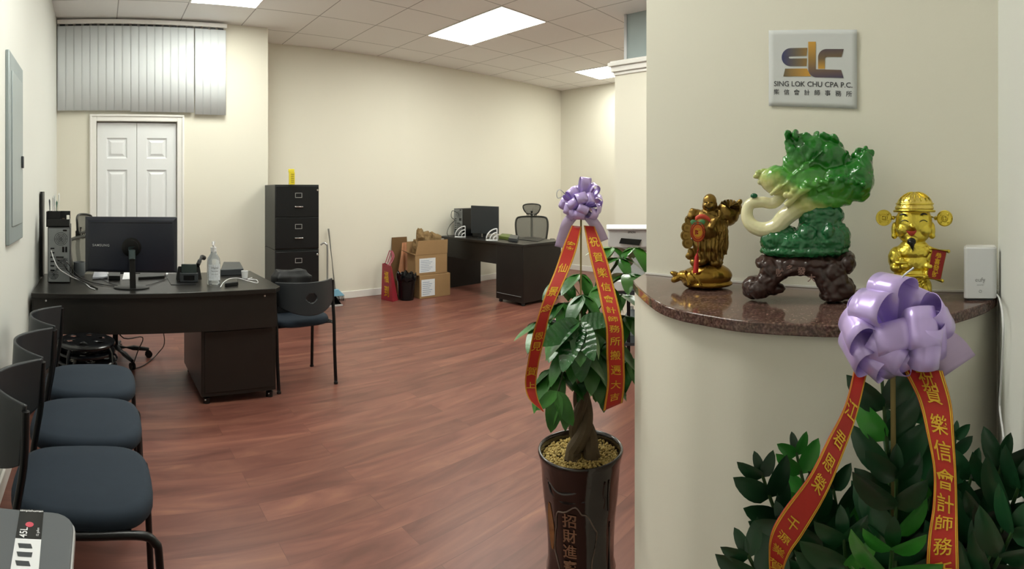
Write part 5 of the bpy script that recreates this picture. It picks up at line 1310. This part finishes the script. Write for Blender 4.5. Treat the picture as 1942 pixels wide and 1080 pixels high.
for px, py in ((1309, 420), (1303, 434), (1301, 449), (1304, 463)):
    m = M().tube([(X2(px), -10, Z2(py)), (X2(px)+.8, -6, Z2(py))], 10.5, 22)
    m.tube([(X2(px)+8*math.cos(2*PI*i/16), -10.6, Z2(py)+8*math.sin(2*PI*i/16)) for i in range(16)], .9, 5, closed=True); m.box(X2(px)-2.5, X2(px)+2.5, -11, -9, Z2(py)-2.5, Z2(py)+2.5)
    m.build('coin', bronze, bd, scale=sb_)
m = M()
for i in range(9):
    a = -.4+i*.35; m.tube([(X2(1382), -16, Z2(396)), (X2(1382)+20*math.cos(a), -14, Z2(396)+15*math.sin(a))], [1.5, 3], 6)
m.build('leaf_fan', bronze, bd, scale=sb_)
m = M(); 
am = M().ell((X2(1324), -32, Z2(440)), (13.5, 1.8, 18.5), None, 24, 12).build('charm', mat('orange_charm', 'D8742A', .45, noise_=(30, .2)), bd, scale=sb_)
m = M()
for q_ in (1, .78): m.tube([(X2(1324)+13.2*q_*math.cos(2*PI*i/24), -33.2, Z2(440)+18*q_*math.sin(2*PI*i/24)) for i in range(24)], .9, 5, closed=True)
m.build('charm_rim', redp, am, scale=sb_)
m = M().tube([(X2(1324), -33.5, Z2(441)), (X2(1324), -34.4, Z2(441))], 8, 20); m.build('charm_disc', mat('yellow_disc', 'D9A02A', .5), am, scale=sb_)
m = M(); m.text('旺', 11, lambda x, y: Vector((X2(1324)+x, -35, Z2(441)+y)), .3); m.build('lettering', redp, am, smooth=0, scale=sb_)
M().ell((X2(1317), -32, Z2(423)), (7, 1.5, 5), RY(.4)).ell((X2(1331), -32, Z2(423)), (7, 1.5, 5), RY(-.4)).build('green_leaves', mat('charm_green', '4E8A5A', .5), am, scale=sb_)
m = M(); m.tube([(X2(1324), -32, Z2(459)), (X2(1325), -30, Z2(474))], 1, 5); m.tube([(X2(1324), -30, Z2(474)), (X2(1322), -31, Z2(486)), (X2(1320), -34, Z2(515))], [2, 4, 5.5], 10); m.build('tassel', mat('tassel_red', 'B3201C', .7), bd, scale=sb_)
m = M().grid(lambda a, b: Vector((X2(1319)+28*a, -27-3*math.sin(PI*a)*1, Z2(421-7*a*(1-a)*4)+8*b-3*a)), 8, 2); m.build('red_banner', mat('pink_red', 'D8503E', .5), bd, solid=.0012, scale=sb_)

# --- gilded fortune figure
gd, sg_ = figure('golden_figurine', 'gilded smiling bearded figurine with winged hat holding a red scroll', 'statue', 1736, 1.035)
def X3(px): return px-1736
def Z3(py): return 572-py
def e3(m, px, py, rx, rz, ry, y=0, a=0): m.ell((X3(px), y, Z3(py)), (rx, ry, rz), RY(a) if a else None, 30, 20)
m = M()
e3(m, 1733, 424, 35, 36, 29, 0); e3(m, 1733, 446, 30, 20, 26, -1); e3(m, 1714, 437, 14, 12, 11, -15); e3(m, 1752, 438, 14, 12, 11, -15); e3(m, 1730, 430, 4.5, 4, 5, -28); e3(m, 1729, 455, 12, 8, 8, -20)
e3(m, 1696, 440, 6, 16, 7, 2); e3(m, 1696, 450, 6, 6, 6, 0); e3(m, 1768, 440, 6, 16, 7, 2); e3(m, 1768, 450, 6, 6, 6, 0); e3(m, 1733, 465, 22, 9, 20)
e3(m, 1733, 480, 38, 19, 26); e3(m, 1733, 468, 27, 12, 22); e3(m, 1733, 500, 36, 26, 26); e3(m, 1733, 522, 32, 18, 25); e3(m, 1700, 492, 16, 22, 18, -4); e3(m, 1764, 490, 15, 18, 16, -2)
e3(m, 1735, 548, 32, 28, 24); e3(m, 1737, 564, 35, 9, 26); e3(m, 1716, 555, 10, 20, 12, -12); e3(m, 1755, 552, 12, 24, 12, -12); e3(m, 1735, 560, 8, 12, 8, -22)
e3(m, 1702, 508, 14, 9, 12, -16); e3(m, 1715, 504, 10, 7, 10, -24); e3(m, 1705, 522, 10, 16, 9, -8); e3(m, 1760, 505, 12, 9, 12, -14); e3(m, 1757, 519, 6, 6, 7, -16)
for i in range(7): m.tube([(X3(1714+i*7), -25, Z3(528)), (X3(1713+i*7.5), -24, Z3(548)), (X3(1711+i*8), -24, Z3(568))], 2.2, 6)
m.tube([(X3(1705)+i*5.0, -26-1.5*math.sin(PI*i/11), Z3(522)-0*i) for i in range(12)], 3, 6)
for k in range(3): m.tube([(X3(1718+2*k)+t*3.2, -27, Z3(526+5*k)-8*math.sin(PI*t/10)) for t in range(11)], 1.6, 5)
def gfn(c, n):
    k = 1 if c.z < Z3(470) else .12
    q = c+n*k*(.9*noise.noise(c*.16)+.5*math.sin(c.x*.5)*(1 if c.z < Z3(525) else 0)); q.z = max(0, q.z); return q
fuse(m, 1.3, 2, gfn).build('body', goldfig, gd, smooth=180, scale=sg_)
hatm = M(); hatm.ell((X3(1734), 1, Z3(397)), (37.5, 31, 11), None, 26, 14); hatm.ell((X3(1735), 2, Z3(392)), (35, 29, 25), None, 26, 14)
hm = fuse(hatm, 1.4, 1); hat = hm.build('hat', mat('gilded_hat', 'E4CC6A', .3, metal=1., noise_=(60, .2), bump=(190, .6, .0016)), gd, smooth=180, scale=sg_)
m = M(); m.tube([(X3(1734)+38.5*math.cos(a), 32.5*math.sin(a), Z3(403)+4*math.sin(a)*-.6) for a in [2*PI*i/36 for i in range(36)]], 2.2, 6, closed=True)
m.tube([(X3(1735)+35.6*math.cos(a), 2+29.6*math.sin(a), Z3(389)) for a in [2*PI*i/36 for i in range(36)]], 1.2, 6, closed=True)
for i in range(7):
    a = -PI/2+(i-3)*.36; m.tube([(X3(1735)+36*math.cos(a)*math.cos(t), 2+30*math.sin(a)*math.cos(t), Z3(392)+25.6*math.sin(t)) for t in [.35+.25*j for j in range(5)]], 1.2, 5)
m.build('hat_band', goldfig, hat, scale=sg_)
for s_, cx, cz, yw in ((-1, 1676, 416, .15), (1, 1792, 417, -.35)):
    m = M(); rot = RZ(yw); c_ = Vector((X3(cx), 4, Z3(cz)))
    def cp3(x, z, y=0): return c_+rot @ Vector((x, y, z))
    m.tube([cp3(0, 0, 2), cp3(0, 0, -2)], 15.5, 28)
    for q_ in (14.5, 6.5): m.tube([cp3(q_*math.cos(2*PI*i/26), q_*math.sin(2*PI*i/26), -2.4) for i in range(26)], 1.1, 5, closed=True)
    for a, b in (((-3, -3), (3, -3)), ((3, -3), (3, 3)), ((3, 3), (-3, 3)), ((-3, 3), (-3, -3))): m.tube([cp3(a[0], a[1], -2.4), cp3(b[0], b[1], -2.4)], .9, 5)
    for i in range(4): m.ell(cp3(10.5*math.cos(i*PI/2+.8), 10.5*math.sin(i*PI/2+.8), -2.2), (2.4, 1.4, 2.4), None, 8, 6)
    m.tube([cp3(-s_*15, 0), (X3(1733)+s_*33, 4, Z3(414))], 2.4, 8); m.ell(cp3(-s_*18, 0), 4)
    m.build('coin_wing', goldfig, hat, scale=sg_)
blk = mat('painted_black', '14100C', .35)
m = M(); m.ell((X3(1729), -30, Z3(458)), (8.5, 5, 7.5), None, 16, 10); m.tube(cr([(X3(1729), -30, Z3(458)), (X3(1730), -31, Z3(466)), (X3(1732), -29, Z3(477))], 4), [7, 6.6, 6, 5, 4.2, 3.2, 2.2, 1.2, .4], 12); fuse(m, .9, 2).build('beard', blk, gd, scale=sg_)
M().tube([(X3(1706)+t*2.4, -24.5-t*.55, Z3(410)+2.2*math.sin(PI*t/6)) for t in range(7)], [.5, 1.4, 1.8, 1.9, 1.8, 1.4, .5], 6).build('eyebrow', blk, gd, scale=sg_)
M().tube([(X3(1745)+t*2.2, -28+t*.6, Z3(409)+2.2*math.sin(PI*t/6)) for t in range(7)], [.5, 1.4, 1.8, 1.9, 1.8, 1.4, .5], 6).build('eyebrow', blk, gd, scale=sg_)
M().tube([(X3(1709)+t*2.0, -26.5-t*.35, Z3(422)+3.5*math.sin(PI*t/7)) for t in range(8)], .9, 5).build('eye', blk, gd, scale=sg_)
M().tube([(X3(1744)+t*2.0, -29+t*.45, Z3(422)+3.5*math.sin(PI*t/7)) for t in range(8)], .9, 5).build('eye', blk, gd, scale=sg_)
m = M(); m.grid(lambda a, b: Vector((X3(1719)+20*a, -31.2-.8*math.sin(PI*a), Z3(437)-2*math.sin(PI*a)-b*8.5*math.sin(PI*a)**.7)), 10, 3); m.build('mouth', mat('mouth_red', 'A03020', .4), gd, solid=.001, scale=sg_)
m = M(); m.ell((X3(1710), -26, Z3(497)), (13, 7, 4.5)).ell((X3(1710), -26, Z3(493)), (6, 5, 6)); m.build('ingot', goldfig, gd, scale=sg_)
scr = M(); p0, p1, p2, p3 = Vector((X3(1768), -20, Z3(472))), Vector((X3(1794), -16, Z3(477))), Vector((X3(1782), -22, Z3(531))), Vector((X3(1757), -26, Z3(525)))
sr = scr.add([p3, p2, p1, p0], [(0, 1, 2, 3)]).build('scroll', mat('scroll_red', '8E1B14', .5, noise_=(80, .2)), gd, solid=.0016, smooth=0, scale=sg_)
m = M()
for a, b in ((p0, p1), (p3, p2)): d = (b-a).normalized(); m.tube([a-d*3, b+d*3], 3.2, 12); m.ell(a-d*4, 3.6, None, 8, 6); m.ell(b+d*4, 3.6, None, 8, 6)
m.tube([p1, p2], 1, 6).tube([p0, p3], 1, 6); m.build('scroll_rod', goldfig, sr, scale=sg_)
dn = (p3-p0).normalized(); dx_ = (p1-p0).normalized(); nn_ = dx_.cross(dn).normalized(); nn_ = nn_ if nn_.y < 0 else -nn_
m = M()
for i, ch in enumerate('恭喜發財'):
    c_ = p0.lerp(p1, .5)+dn*(11+11.5*i); m.text(ch, 11.5, lambda x, y: c_+dx_*x-dn*y+nn_*1.6, .2)
m.build('lettering', gold, sr, smooth=0, scale=sg_)
